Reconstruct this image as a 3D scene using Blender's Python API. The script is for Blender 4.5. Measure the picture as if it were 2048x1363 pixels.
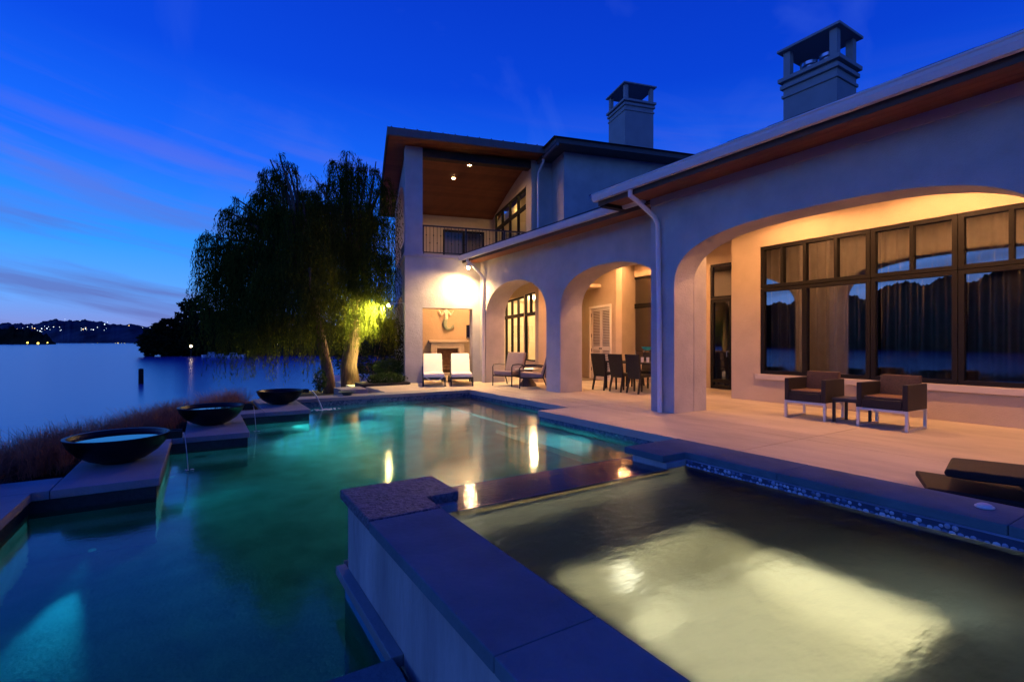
import bpy, math, random
from mathutils import Vector, Matrix
import numpy as np

# ------------------------------------------------------------------ camera, sky, exposure
sc = bpy.context.scene
for o in list(bpy.data.objects): bpy.data.objects.remove(o)
TH = math.atan(619.0/990.0)
cam_d = bpy.data.cameras.new('camera'); cam = bpy.data.objects.new('camera', cam_d)
sc.collection.objects.link(cam); sc.camera = cam
cam_d.sensor_width = 36.0; cam_d.lens = 36.0*990.0/2048.0
cam_d.shift_y = 0.00122; cam_d.clip_start = 0.05; cam_d.clip_end = 12000
cam.location = (0, 0, 1.27); cam.rotation_euler = (math.pi/2, 0, -TH)

sc.view_settings.view_transform = 'Standard'
try: sc.view_settings.look = 'None'
except Exception: pass
sc.view_settings.exposure = 0.0; sc.view_settings.gamma = 1.0
sc.render.engine = 'CYCLES'
cy = sc.cycles
cy.max_bounces = 8; cy.diffuse_bounces = 4; cy.glossy_bounces = 4; cy.transparent_max_bounces = 16
cy.transmission_bounces = 6; cy.caustics_reflective = True; cy.caustics_refractive = False
cy.sample_clamp_indirect = 14.0; cy.use_denoising = True
try: cy.denoiser = 'OPENIMAGEDENOISE'
except Exception: pass

SKY = 1.0
world = bpy.data.worlds.new('World'); sc.world = world; world.use_nodes = True
def make_sky():
    nt = world.node_tree; N = nt.nodes; L = nt.links; N.clear()
    out = N.new('ShaderNodeOutputWorld'); bg = N.new('ShaderNodeBackground'); bg.inputs[1].default_value = SKY
    tc = N.new('ShaderNodeTexCoord'); sep = N.new('ShaderNodeSeparateXYZ'); L.new(tc.outputs['Generated'], sep.inputs[0])
    def M(op, a, b=None, clamp=False):
        m = N.new('ShaderNodeMath'); m.operation = op; m.use_clamp = clamp
        for i, v in enumerate((a, b)):
            if v is None: continue
            if isinstance(v, (int, float)): m.inputs[i].default_value = v
            else: L.new(v, m.inputs[i])
        return m.outputs[0]
    x, y, z = sep.outputs
    # dusk gradient from the horizon to the zenith
    ramp = N.new('ShaderNodeValToRGB'); e = ramp.color_ramp.elements
    stops = [(0.0, (.23, .25, .60)), (.03, (.20, .28, .72)), (.08, (.11, .37, 1.0)), (.16, (.03, .31, 1.06)), (.30, (.009, .145, .98)),
             (.45, (.003, .066, .76)), (.65, (.002, .034, .56)), (1.0, (.002, .022, .42))]
    e[0].position = stops[0][0]; e[0].color = (*stops[0][1], 1); e[1].position = stops[-1][0]; e[1].color = (*stops[-1][1], 1)
    for p, c in stops[1:-1]:
        k = e.new(p); k.color = (*c, 1)
    L.new(M('MAXIMUM', z, 0.0), ramp.inputs[0])
    # brighter towards the afterglow in the west
    west = M('ADD', M('MULTIPLY', x, -.80), M('MULTIPLY', y, .45))
    glow = M('ADD', M('MULTIPLY', west, .20), .96)
    mul = N.new('ShaderNodeMix'); mul.data_type = 'RGBA'; mul.blend_type = 'MULTIPLY'; mul.inputs[0].default_value = 1
    comb = N.new('ShaderNodeCombineXYZ')
    g2 = M('POWER', glow, 1.6)
    L.new(g2, comb.inputs[0]); L.new(g2, comb.inputs[1]); L.new(glow, comb.inputs[2])
    L.new(ramp.outputs[0], mul.inputs[6]); L.new(comb.outputs[0], mul.inputs[7])
    wd = M('ADD', M('MULTIPLY', x, -.985), M('MULTIPLY', y, -.17))
    wg = M('MULTIPLY', M('POWER', M('MAXIMUM', wd, 0.0), 2.4), M('POWER', M('SUBTRACT', 1.0, M('MAXIMUM', z, 0.0), True), 4.0))
    gl = N.new('ShaderNodeMix'); gl.data_type = 'RGBA'; gl.blend_type = 'ADD'; L.new(wg, gl.inputs[0]); L.new(mul.outputs[2], gl.inputs[6]); gl.inputs[7].default_value = (.62, 1.0, 2.9, 1)
    # thin streaks of cloud
    az = M('ARCTAN2', x, y)
    tilt = M('ADD', z, M('MULTIPLY', az, .17))
    cv = N.new('ShaderNodeCombineXYZ'); L.new(M('MULTIPLY', az, 1.7), cv.inputs[0]); L.new(M('MULTIPLY', tilt, 19.0), cv.inputs[1]); cv.inputs[2].default_value = 2.7
    nz = N.new('ShaderNodeTexNoise'); nz.inputs['Scale'].default_value = 1.15; nz.inputs['Detail'].default_value = 7; nz.inputs['Roughness'].default_value = .55; nz.inputs['Distortion'].default_value = .35
    L.new(cv.outputs[0], nz.inputs['Vector'])
    cr = N.new('ShaderNodeValToRGB'); cr.color_ramp.elements[0].position = .47; cr.color_ramp.elements[1].position = .66
    L.new(nz.outputs[0], cr.inputs[0])
    fade = M('MULTIPLY', M('SUBTRACT', 1.0, M('MULTIPLY', z, 2.3), True), .88)
    cm = M('MULTIPLY', cr.outputs[0], fade)
    ccol = N.new('ShaderNodeValToRGB'); c = ccol.color_ramp.elements
    c[0].position = 0; c[0].color = (.13, .14, .40, 1); c[1].position = .5; c[1].color = (.075, .13, .72, 1)
    k = c.new(.16); k.color = (.11, .14, .48, 1)
    k = c.new(.30); k.color = (.20, .165, .60, 1)
    L.new(M('MAXIMUM', z, 0.0), ccol.inputs[0])
    mx = N.new('ShaderNodeMix'); mx.data_type = 'RGBA'; L.new(cm, mx.inputs[0]); L.new(gl.outputs[2], mx.inputs[6]); L.new(ccol.outputs[0], mx.inputs[7])
    # a few pale high wisps
    nz2 = N.new('ShaderNodeTexNoise'); nz2.inputs['Scale'].default_value = 2.2; nz2.inputs['Detail'].default_value = 6; nz2.inputs['Distortion'].default_value = .8
    mp2 = N.new('ShaderNodeMapping'); mp2.inputs['Rotation'].default_value = (0.3, .2, .9); mp2.inputs['Scale'].default_value = (1, 2.2, 1.6)
    L.new(tc.outputs['Generated'], mp2.inputs[0]); L.new(mp2.outputs[0], nz2.inputs['Vector'])
    cr2 = N.new('ShaderNodeValToRGB'); cr2.color_ramp.elements[0].position = .56; cr2.color_ramp.elements[1].position = .80
    L.new(nz2.outputs[0], cr2.inputs[0])
    mx2 = N.new('ShaderNodeMix'); mx2.data_type = 'RGBA'; L.new(M('MULTIPLY', cr2.outputs[0], .30), mx2.inputs[0]); L.new(mx.outputs[2], mx2.inputs[6]); mx2.inputs[7].default_value = (.09, .20, .85, 1)
    L.new(mx2.outputs[2], bg.inputs[0]); L.new(bg.outputs[0], out.inputs[0])
make_sky()

# ------------------------------------------------------------------ helpers
COL = sc.collection
s_, c_ = math.sin(TH), math.cos(TH)
def pix(px, py, w):
    """world point seen at a photo pixel, w metres in front of the camera plane (used for laying out the trees)"""
    u = (px-1024)/990.0; v = (684-py)/990.0
    return Vector(((s_+u*c_)*w, (c_-u*s_)*w, 1.27+v*w))

class MB:
    def __init__(s): s.v = []; s.f = []
    def quad(s, *p):
        n = len(s.v); s.v += [tuple(q) for q in p]; s.f.append(tuple(range(n, n+len(p)))); return s
    def box(s, x0, x1, y0, y1, z0, z1, T=None):
        n = len(s.v)
        P = [(x0,y0,z0),(x1,y0,z0),(x1,y1,z0),(x0,y1,z0),(x0,y0,z1),(x1,y0,z1),(x1,y1,z1),(x0,y1,z1)]
        if T: P = [tuple(T(*p)) for p in P]
        s.v += P
        s.f += [tuple(n+i for i in q) for q in ((0,3,2,1),(4,5,6,7),(0,1,5,4),(1,2,6,5),(2,3,7,6),(3,0,4,7))]
        return s
    def hexa(s, bottom, top):
        n = len(s.v); k = len(bottom); s.v += [tuple(p) for p in bottom]+[tuple(p) for p in top]
        s.f.append(tuple(n+i for i in reversed(range(k)))); s.f.append(tuple(n+k+i for i in range(k)))
        for i in range(k): j = (i+1) % k; s.f.append((n+i, n+j, n+k+j, n+k+i))
        return s
    def prism(s, poly, z0, z1):
        return s.hexa([(x,y,z0) for x,y in poly], [(x,y,z1) for x,y in poly])
    def tube(s, pts, r, n=8, cap=True):
        pts = [Vector(p) for p in pts]; rs = r if isinstance(r, (list, tuple)) else [r]*len(pts)
        rings = []; up = None
        for i, p in enumerate(pts):
            d = (pts[min(i+1, len(pts)-1)]-pts[max(i-1, 0)])
            if d.length < 1e-9: d = Vector((0,0,1))
            d.normalize()
            if up is None: up = Vector((0,0,1)) if abs(d.z) < .9 else Vector((1,0,0))
            a = d.cross(up)
            if a.length < 1e-6: a = d.cross(Vector((0,1,0)))
            a.normalize(); b = a.cross(d); b.normalize(); up = b
            k = len(s.v)
            for j in range(n):
                t = 2*math.pi*j/n; s.v.append(tuple(p+(a*math.cos(t)+b*math.sin(t))*rs[i]))
            rings.append(k)
        for i in range(len(rings)-1):
            for j in range(n): s.f.append((rings[i]+j, rings[i]+(j+1)%n, rings[i+1]+(j+1)%n, rings[i+1]+j))
        if cap:
            s.f.append(tuple(rings[0]+j for j in reversed(range(n)))); s.f.append(tuple(rings[-1]+j for j in range(n)))
        return s
    def bar(s, a, b, w, h, up=(0,0,1)):
        a = Vector(a); b = Vector(b); d = (b-a).normalized(); U = Vector(up)
        if abs(d.dot(U)) > .95: U = Vector((1,0,0))
        x = d.cross(U).normalized()*w/2; y = x.cross(d).normalized()*h/2
        return s.hexa([a-x-y, a+x-y, a+x+y, a-x+y], [b-x-y, b+x-y, b+x+y, b-x+y])
    def lathe(s, prof, n=24, c=(0,0,0)):
        k0 = len(s.v)
        for r, z in prof:
            for j in range(n):
                t = 2*math.pi*j/n; s.v.append((c[0]+r*math.cos(t), c[1]+r*math.sin(t), c[2]+z))
        for i in range(len(prof)-1):
            for j in range(n): a = k0+i*n; b = a+n; s.f.append((a+j, a+(j+1)%n, b+(j+1)%n, b+j))
        return s
    def disc(s, c, r, n=20, axis='z'):
        k = len(s.v)
        for j in range(n):
            t = 2*math.pi*j/n; s.v.append((c[0]+r*math.cos(t), c[1]+r*math.sin(t), c[2]))
        s.f.append(tuple(range(k, k+n))); return s
    def mesh(s, name):
        m = bpy.data.meshes.new(name); m.from_pydata(s.v, [], s.f); m.update(); return m
    def build(s, name, mat, parent=None, smooth=False, bevel=0, world=True, kind=None, seg=2):
        o = bpy.data.objects.new(name, s.mesh(name)); COL.objects.link(o)
        return finish(o, mat, parent, smooth, bevel, world, kind, seg)

def finish(o, mat, parent=None, smooth=False, bevel=0, world=True, kind=None, seg=2):
    if mat is not None and o.data is not None and not o.data.materials: o.data.materials.append(mat)
    if smooth:
        o.data.shade_smooth()
        if smooth != 'all':
            try: o.data.set_sharp_from_angle(angle=math.radians(40))
            except Exception: pass
    if bevel:
        b = o.modifiers.new('bevel', 'BEVEL'); b.width = bevel; b.segments = seg; b.limit_method = 'ANGLE'
    if parent is not None:
        o.parent = parent
        if world and parent.type == 'EMPTY': o.matrix_parent_inverse = Matrix.Translation(-Vector(parent.location))
    if kind: o['kind'] = kind
    return o
def copy_to(src, parent, loc):
    o = src.copy(); COL.objects.link(o); o.parent = parent; o.location = loc; return o
def thing(name, label, cat, loc=(0,0,0), rz=0, group=None):
    o = bpy.data.objects.new(name, None); COL.objects.link(o); o.location = loc; o.rotation_euler = (0,0,rz); o.empty_display_size = .2
    o['label'] = label; o['category'] = cat
    if group: o['group'] = group
    return o
def tag(o, label, cat, group=None):
    o['label'] = label; o['category'] = cat
    if group: o['group'] = group
    return o
def dup(root, loc, rz, label, group=None, scale=None):
    r = root.copy(); COL.objects.link(r); r.location = loc; r.rotation_euler = (0,0,rz); r['label'] = label
    if group: r['group'] = group
    if scale: r.scale = (scale,)*3
    for ch in list(root.children):
        c = ch.copy(); COL.objects.link(c); c.parent = r
        for g in list(ch.children):
            d = g.copy(); COL.objects.link(d); d.parent = c
    return r

# ------------------------------------------------------------------ materials
def nodes_of(name):
    m = bpy.data.materials.new(name); m.use_nodes = True; nt = m.node_tree
    return m, nt.nodes, nt.links, nt.nodes['Principled BSDF']
def mat(name, col, rough=.7, var=.12, scale=6.0, bump=0.0, bscale=60.0, spec=.4, metal=0.0, stretch=(1,1,1), detail=5, stain=0.0, rnd=0.0, trowel=0.0):
    m, N, L, P = nodes_of(name)
    P.inputs['Roughness'].default_value = rough; P.inputs['Metallic'].default_value = metal
    P.inputs['Specular IOR Level'].default_value = spec
    tc = N.new('ShaderNodeTexCoord'); mp = N.new('ShaderNodeMapping'); mp.inputs['Scale'].default_value = stretch
    L.new(tc.outputs['Object'], mp.inputs[0])
    n = N.new('ShaderNodeTexNoise'); n.inputs['Scale'].default_value = scale; n.inputs['Detail'].default_value = detail
    L.new(mp.outputs[0], n.inputs['Vector'])
    r = N.new('ShaderNodeValToRGB'); e = r.color_ramp.elements
    e[0].position = .3; e[1].position = .7
    e[0].color = (*[max(0, c*(1-var)) for c in col], 1); e[1].color = (*[min(1, c*(1+var)) for c in col], 1)
    L.new(n.outputs[0], r.inputs[0]); colout = r.outputs[0]
    if stain:
        n3 = N.new('ShaderNodeTexNoise'); n3.inputs['Scale'].default_value = .9; n3.inputs['Detail'].default_value = 6; n3.inputs['Roughness'].default_value = .65
        L.new(mp.outputs[0], n3.inputs['Vector'])
        r3 = N.new('ShaderNodeValToRGB'); r3.color_ramp.elements[0].position = .35; r3.color_ramp.elements[1].position = .62
        r3.color_ramp.elements[0].color = (1-stain, 1-stain, 1-stain*.9, 1); r3.color_ramp.elements[1].color = (1,1,1,1)
        L.new(n3.outputs[0], r3.inputs[0])
        mm = N.new('ShaderNodeMix'); mm.data_type = 'RGBA'; mm.blend_type = 'MULTIPLY'; mm.inputs[0].default_value = 1
        L.new(colout, mm.inputs[6]); L.new(r3.outputs[0], mm.inputs[7]); colout = mm.outputs[2]
    if rnd:
        oi = N.new('ShaderNodeObjectInfo'); mr = N.new('ShaderNodeMapRange'); mr.inputs[3].default_value = 1-rnd; mr.inputs[4].default_value = 1+rnd; L.new(oi.outputs['Random'], mr.inputs[0])
        mm = N.new('ShaderNodeMix'); mm.data_type = 'RGBA'; mm.blend_type = 'MULTIPLY'; mm.inputs[0].default_value = 1; L.new(colout, mm.inputs[6]); L.new(mr.outputs[0], mm.inputs[7]); colout = mm.outputs[2]
    L.new(colout, P.inputs['Base Color'])
    if bump:
        n2 = N.new('ShaderNodeTexNoise'); n2.inputs['Scale'].default_value = bscale; n2.inputs['Detail'].default_value = 4
        L.new(mp.outputs[0], n2.inputs['Vector'])
        b = N.new('ShaderNodeBump'); b.inputs['Strength'].default_value = bump; b.inputs['Distance'].default_value = .02
        L.new(n2.outputs[0], b.inputs['Height']); L.new(b.outputs[0], P.inputs['Normal'])
        if trowel:
            n4 = N.new('ShaderNodeTexNoise'); n4.inputs['Scale'].default_value = 7; n4.inputs['Detail'].default_value = 8; n4.inputs['Roughness'].default_value = .6; L.new(mp.outputs[0], n4.inputs['Vector'])
            b4 = N.new('ShaderNodeBump'); b4.inputs['Strength'].default_value = trowel; b4.inputs['Distance'].default_value = .03; L.new(n4.outputs[0], b4.inputs['Height']); L.new(b4.outputs[0], b.inputs['Normal'])
    return m
def emit(name, col, strength):
    m = bpy.data.materials.new(name); m.use_nodes = True; nt = m.node_tree; nt.nodes.clear()
    o = nt.nodes.new('ShaderNodeOutputMaterial'); e = nt.nodes.new('ShaderNodeEmission'); e.inputs[0].default_value = (*col, 1); e.inputs[1].default_value = strength
    nt.links.new(e.outputs[0], o.inputs[0]); return m
def clear_mat(name, tint, rough, ior, waves=(), spec_tint=(1,1,1)):
    """see-through surface: fresnel mix of tinted transparency and reflection"""
    m = bpy.data.materials.new(name); m.use_nodes = True; nt = m.node_tree; N = nt.nodes; L = nt.links; N.clear()
    o = N.new('ShaderNodeOutputMaterial'); t = N.new('ShaderNodeBsdfTransparent'); t.inputs[0].default_value = (*tint, 1)
    g = N.new('ShaderNodeBsdfGlossy'); g.inputs['Roughness'].default_value = rough; g.inputs[0].default_value = (*spec_tint, 1)
    fr = N.new('ShaderNodeFresnel'); fr.inputs[0].default_value = ior; mx = N.new('ShaderNodeMixShader')
    L.new(fr.outputs[0], mx.inputs[0]); L.new(t.outputs[0], mx.inputs[1]); L.new(g.outputs[0], mx.inputs[2]); L.new(mx.outputs[0], o.inputs[0])
    if waves:
        tc = N.new('ShaderNodeTexCoord'); prev = None
        for sc_, st, dist, strg in waves:
            mp = N.new('ShaderNodeMapping'); mp.inputs['Scale'].default_value = st; L.new(tc.outputs['Object'], mp.inputs[0])
            n = N.new('ShaderNodeTexNoise'); n.inputs['Scale'].default_value = sc_; n.inputs['Detail'].default_value = 3; L.new(mp.outputs[0], n.inputs['Vector'])
            b = N.new('ShaderNodeBump'); b.inputs['Strength'].default_value = strg; b.inputs['Distance'].default_value = dist
            L.new(n.outputs[0], b.inputs['Height'])
            if prev: L.new(prev, b.inputs['Normal'])
            prev = b.outputs[0]
        L.new(prev, g.inputs['Normal']); L.new(prev, fr.inputs['Normal'])
    return m
def water_mat(name, tint, rough, waves, spec_rough=.03, spec=(1,1,1)):
    m = clear_mat(name, tint, spec_rough, 1.33, waves, spec); nt = m.node_tree; N = nt.nodes; L = nt.links
    t = next(n for n in N if n.type == 'BSDF_TRANSPARENT'); mx = next(n for n in N if n.type == 'MIX_SHADER'); fr = next(n for n in N if n.type == 'FRESNEL')
    r = N.new('ShaderNodeBsdfRefraction'); r.inputs[0].default_value = (*tint, 1); r.inputs['Roughness'].default_value = rough; r.inputs['IOR'].default_value = 1.33
    L.new(fr.inputs['Normal'].links[0].from_socket, r.inputs['Normal']); L.new(r.outputs[0], mx.inputs[1]); N.remove(t)
    return m
def leaf_mat(name, c0, c1, trans=.35, scale=9):
    m = bpy.data.materials.new(name); m.use_nodes = True; nt = m.node_tree; N = nt.nodes; L = nt.links; N.clear()
    o = N.new('ShaderNodeOutputMaterial'); d = N.new('ShaderNodeBsdfDiffuse'); t = N.new('ShaderNodeBsdfTranslucent'); mx = N.new('ShaderNodeMixShader'); mx.inputs[0].default_value = trans
    tc = N.new('ShaderNodeTexCoord'); n = N.new('ShaderNodeTexNoise'); n.inputs['Scale'].default_value = scale; n.inputs['Detail'].default_value = 3; L.new(tc.outputs['Object'], n.inputs['Vector'])
    r = N.new('ShaderNodeValToRGB'); r.color_ramp.elements[0].position = .32; r.color_ramp.elements[1].position = .68
    r.color_ramp.elements[0].color = (*c0, 1); r.color_ramp.elements[1].color = (*c1, 1); L.new(n.outputs[0], r.inputs[0])
    L.new(r.outputs[0], d.inputs[0]); L.new(r.outputs[0], t.inputs[0]); L.new(d.outputs[0], mx.inputs[1]); L.new(t.outputs[0], mx.inputs[2]); L.new(mx.outputs[0], o.inputs[0])
    return m

STUCCO = mat('stucco', (.50,.48,.44), .85, .08, 2.5, .5, 60, .2, stain=.16, trowel=.35)
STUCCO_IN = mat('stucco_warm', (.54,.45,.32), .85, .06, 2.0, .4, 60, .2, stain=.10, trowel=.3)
TRIM = mat('trim_stone', (.50,.45,.39), .8, .05, 5, .15, 60, .25)
DECKM = mat('deck_concrete', (.50,.445,.335), .62, .06, 1.6, .22, 26, .35, stretch=(2.2,.7,1), stain=.2, rnd=.07)
COPE = mat('coping_limestone', (.25,.275,.255), .6, .10, 3.0, .25, 40, .35, stain=.2, rnd=.08)
COPE_DARK = mat('coping_bluestone', (.14,.20,.195), .8, .14, 4.0, .30, 40, .12, stain=.25, rnd=.04)
ROUGHSTONE = mat('coping_rough_stone', (.12,.115,.13), .6, .5, 45, 1.0, 45, .4)
SPAWALL = mat('spa_wall_stone', (.56,.52,.44), .75, .16, 2.2, .35, 30, .3, stretch=(1,1.6,.45), stain=.45)
WOOD = mat('soffit_wood', (.22,.075,.024), .5, .14, 1.6, .1, 20, .4, stretch=(2,.6,2), rnd=.14)
ROOFM = mat('roof_slate', (.055,.055,.06), .65, .3, 3, .3, 25, .35)
GUTTER = mat('gutter_paint', (.70,.69,.67), .4, .04, 3, 0, 10, .5)
FRAME = mat('window_frame_bronze', (.009,.008,.007), .55, .15, 8, 0, 10, .2)
IRON = mat('wrought_iron', (.012,.012,.013), .45, .1, 10, 0, 10, .5)
CHIM = mat('chimney_stucco', (.33,.32,.30), .85, .06, 3, .3, 60, .2)
METAL = mat('flue_metal', (.55,.56,.6), .3, .05, 5, 0, 10, .5, metal=1)
ALU = mat('brushed_aluminium', (.62,.62,.64), .38, .05, 8, 0, 10, .5, metal=.85)
WICKER = mat('dark_wicker', (.013,.009,.007), .5, .4, 60, .8, 110, .5)
CHARW = mat('dark_woven_chair', (.013,.011,.010), .55, .3, 70, .6, 120, .4)
CUSH_T = mat('taupe_cushion', (.30,.235,.21), .9, .06, 8, .25, 150, .15)
CUSH_W = mat('white_cushion', (.78,.74,.69), .9, .03, 6, .2, 120, .15)
BLACKFAB = mat('black_sling', (.005,.005,.005), .6, .2, 30, .3, 160, .3)
BOWLM = mat('bowl_black_concrete', (.0035,.0035,.004), .38, .25, 14, .15, 40, .3)
PLASTER = mat('pool_plaster', (.07,.28,.36), .8, .22, 3.0, .3, 40, .2, stain=.3)
PLASTER_SPA = mat('spa_plaster', (.70,.67,.56), .8, .10, 3.0, .2, 50, .2)
PLASTER_SHADED = mat('spa_bench_plaster_shaded', (.10,.145,.18), .8, .10, 3.0, .2, 50, .2)  # darkened copy of the spa plaster; the bench's shade is in the colour
SOIL = mat('bank_soil', (.035,.035,.02), .95, .4, 3, .6, 12, .1)
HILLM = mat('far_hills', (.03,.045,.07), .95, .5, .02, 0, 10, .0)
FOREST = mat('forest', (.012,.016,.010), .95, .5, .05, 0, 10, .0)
BARK = mat('willow_bark', (.13,.085,.055), .9, .35, 6, 1.0, 14, .1, stretch=(3,3,.5))
TERRA = mat('terracotta', (.42,.19,.10), .8, .12, 8, .15, 60, .2)
WHITEP = mat('white_paint', (.72,.66,.58), .5, .03, 4, 0, 10, .4)
CURTAIN = mat('linen_curtain', (.50,.44,.33), .9, .08, 6, .2, 120, .1)
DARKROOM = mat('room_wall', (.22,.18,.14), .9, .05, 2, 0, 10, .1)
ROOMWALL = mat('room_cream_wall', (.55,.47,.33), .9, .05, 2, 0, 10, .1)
STONETOP = mat('grey_tabletop', (.20,.18,.17), .35, .15, 8, .05, 40, .5)
GREYCON = mat('grey_concrete', (.30,.285,.28), .85, .12, 3, .3, 40, .2, stain=.2)
GLASS = clear_mat('window_glass', (.78,.78,.76), 0.0, 2.5)
CLEARGLASS = clear_mat('clear_glass', (.92,.94,.94), 0.0, 1.5)
POOLWATER = water_mat('pool_water', (.40,.92,.98), .05, ((3.0,(1,1,1),.02,.10),(22,(1,1,1),.004,.20)), .10)
SPILLWATER = clear_mat('spill_water', (.75,.8,.8), .05, 1.34, waves=((14,(1,2.5,1),.006,.35),))
SPAWATER = water_mat('spa_water', (.96,.99,.95), .40, ((2.4,(1,1,1),.06,.50),(9,(.7,1.6,1),.02,.45)), .28, (.18,.28,.46))  # reflection colour dimmed and blued to mute the warm porch reflection
BOWLWATER = clear_mat('bowl_water', (.3,.35,.4), .0, 1.5)
WILLOWLEAF = leaf_mat('willow_leaf', (.035,.05,.008), (.095,.11,.014), .35)
HEDGELEAF = leaf_mat('hedge_leaf', (.02,.04,.012), (.05,.085,.025), .25)
SAGELEAF = leaf_mat('silver_leaf', (.12,.14,.10), (.26,.28,.22), .25)
DARKLEAF = leaf_mat('dark_tree_leaf', (.012,.018,.008), (.03,.04,.016), .25, 2)
GRASSM = leaf_mat('pink_grass', (.20,.085,.05), (.40,.19,.11), .3, 4)

def water_volume(name, col, dens, aniso=.2):
    m = bpy.data.materials.new(name); m.use_nodes = True; nt = m.node_tree; nt.nodes.clear()
    o = nt.nodes.new('ShaderNodeOutputMaterial'); v = nt.nodes.new('ShaderNodeVolumePrincipled'); v.inputs['Color'].default_value = (*col,1); v.inputs['Density'].default_value = dens; v.inputs['Anisotropy'].default_value = aniso
    nt.links.new(v.outputs[0], o.inputs['Volume']); return m
def lake_material():
    m, N, L, P = nodes_of('lake_water')
    P.inputs['Base Color'].default_value = (.018,.07,.30,1); P.inputs['Roughness'].default_value = .22; P.inputs['IOR'].default_value = 1.33
    tc = N.new('ShaderNodeTexCoord'); mp = N.new('ShaderNodeMapping'); mp.inputs['Scale'].default_value = (.5,1.6,1); L.new(tc.outputs['Object'], mp.inputs[0])
    n = N.new('ShaderNodeTexNoise'); n.inputs['Scale'].default_value = 1.2; n.inputs['Detail'].default_value = 4; L.new(mp.outputs[0], n.inputs['Vector'])
    b = N.new('ShaderNodeBump'); b.inputs['Strength'].default_value = .30; b.inputs['Distance'].default_value = .05; L.new(n.outputs[0], b.inputs['Height']); L.new(b.outputs[0], P.inputs['Normal'])
    return m
LAKE = lake_material()
def mosaic_material():
    m, N, L, P = nodes_of('pool_mosaic')
    tc = N.new('ShaderNodeTexCoord'); v = N.new('ShaderNodeTexVoronoi'); v.inputs['Scale'].default_value = 26; L.new(tc.outputs['Object'], v.inputs['Vector'])
    r = N.new('ShaderNodeValToRGB'); r.color_ramp.elements[0].color = (.02,.06,.11,1); r.color_ramp.elements[1].color = (.12,.19,.26,1)
    sp = N.new('ShaderNodeSeparateColor'); L.new(v.outputs['Color'], sp.inputs[0]); L.new(sp.outputs[0], r.inputs[0]); L.new(r.outputs[0], P.inputs['Base Color'])
    P.inputs['Roughness'].default_value = .2
    b = N.new('ShaderNodeBump'); b.inputs['Strength'].default_value = .5; b.inputs['Distance'].default_value = .01; b.invert = True
    L.new(v.outputs['Distance'], b.inputs['Height']); L.new(b.outputs[0], P.inputs['Normal'])
    return m
MOSAIC = mosaic_material()

# lamps (each belongs to a fixture built below)
def lamp(kind, name, loc, parent, energy, col, aim=None, size=.05, spot=120, blend=.6):
    d = bpy.data.lights.new(name, kind); d.energy = energy; d.color = col
    if kind == 'AREA': d.size = size; d.shape = 'DISK'
    else: d.shadow_soft_size = size
    if kind == 'SPOT': d.spot_size = math.radians(spot); d.spot_blend = blend
    o = bpy.data.objects.new(name, d); COL.objects.link(o); o.location = loc
    if aim is not None:
        q = (Vector(aim)-Vector(loc)).to_track_quat('-Z', 'Y'); o.rotation_euler = q.to_euler()
    if parent is not None:
        o.parent = parent
        if parent.type == 'EMPTY': o.matrix_parent_inverse = Matrix.Translation(-Vector(parent.location))
    return o
WARM = (1.0, .44, .17); WARM2 = (1.0, .64, .32)

# ------------------------------------------------------------------ frame of the two-storey wing, turned against the main wing
AR = math.radians(-14.7); CA, SA = math.cos(AR), math.sin(AR); OX, OY = 5.37, 14.75
def R(u, v, z): return (OX+u*CA-v*SA, OY+u*SA+v*CA, z)
def RV(u, v, z): return Vector(R(u, v, z))

# ------------------------------------------------------------------ lake, bank, hills
o = MB().quad((-4000,-1500,-1.5),(4000,-1500,-1.5),(4000,6000,-1.5),(-4000,6000,-1.5)).build('lake', LAKE); o['kind'] = 'structure'

def path_dist(x, y):
    # signed distance to the left of the stepped pool edge
    ax, ay, bx, by = -1.9, 5.0, 1.3, 12.2
    d = Vector((bx-ax, by-ay)).normalized(); n = Vector((-d.y, d.x))
    return (x-ax)*n.x+(y-ay)*n.y
def bank():
    rnd = random.Random(3); g = MB(); nx, ny = 90, 90; x0, x1, y0, y1 = -16, 40, -14, 42
    P = {}
    for i in range(nx+1):
        for j in range(ny+1):
            x = x0+(x1-x0)*i/nx; y = y0+(y1-y0)*j/ny
            d = path_dist(x, y)
            inside = (d < .15 and y < 12.3) or (x > 5.0 and y < 22) or (x > 4.3 and y < 15)
            if y < 5: d = max(-1.9-x-.05, 0) if x < -1.9 else d
            far = max(0, y-15.2) if x < 7 else max(0, y-30)
            dd = max(d-.6, 0)+far
            z = -.14-1.75*min(1, dd/5.5)**1.15+rnd.uniform(-.03,.03)
            if inside: z = -2.4
            P[i,j] = len(g.v); g.v.append((x,y,z))
    for i in range(nx):
        for j in range(ny): g.f.append((P[i,j],P[i+1,j],P[i+1,j+1],P[i,j+1]))
    o = g.build('bank_ground', SOIL, smooth='all'); o['kind'] = 'structure'
bank()

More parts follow.
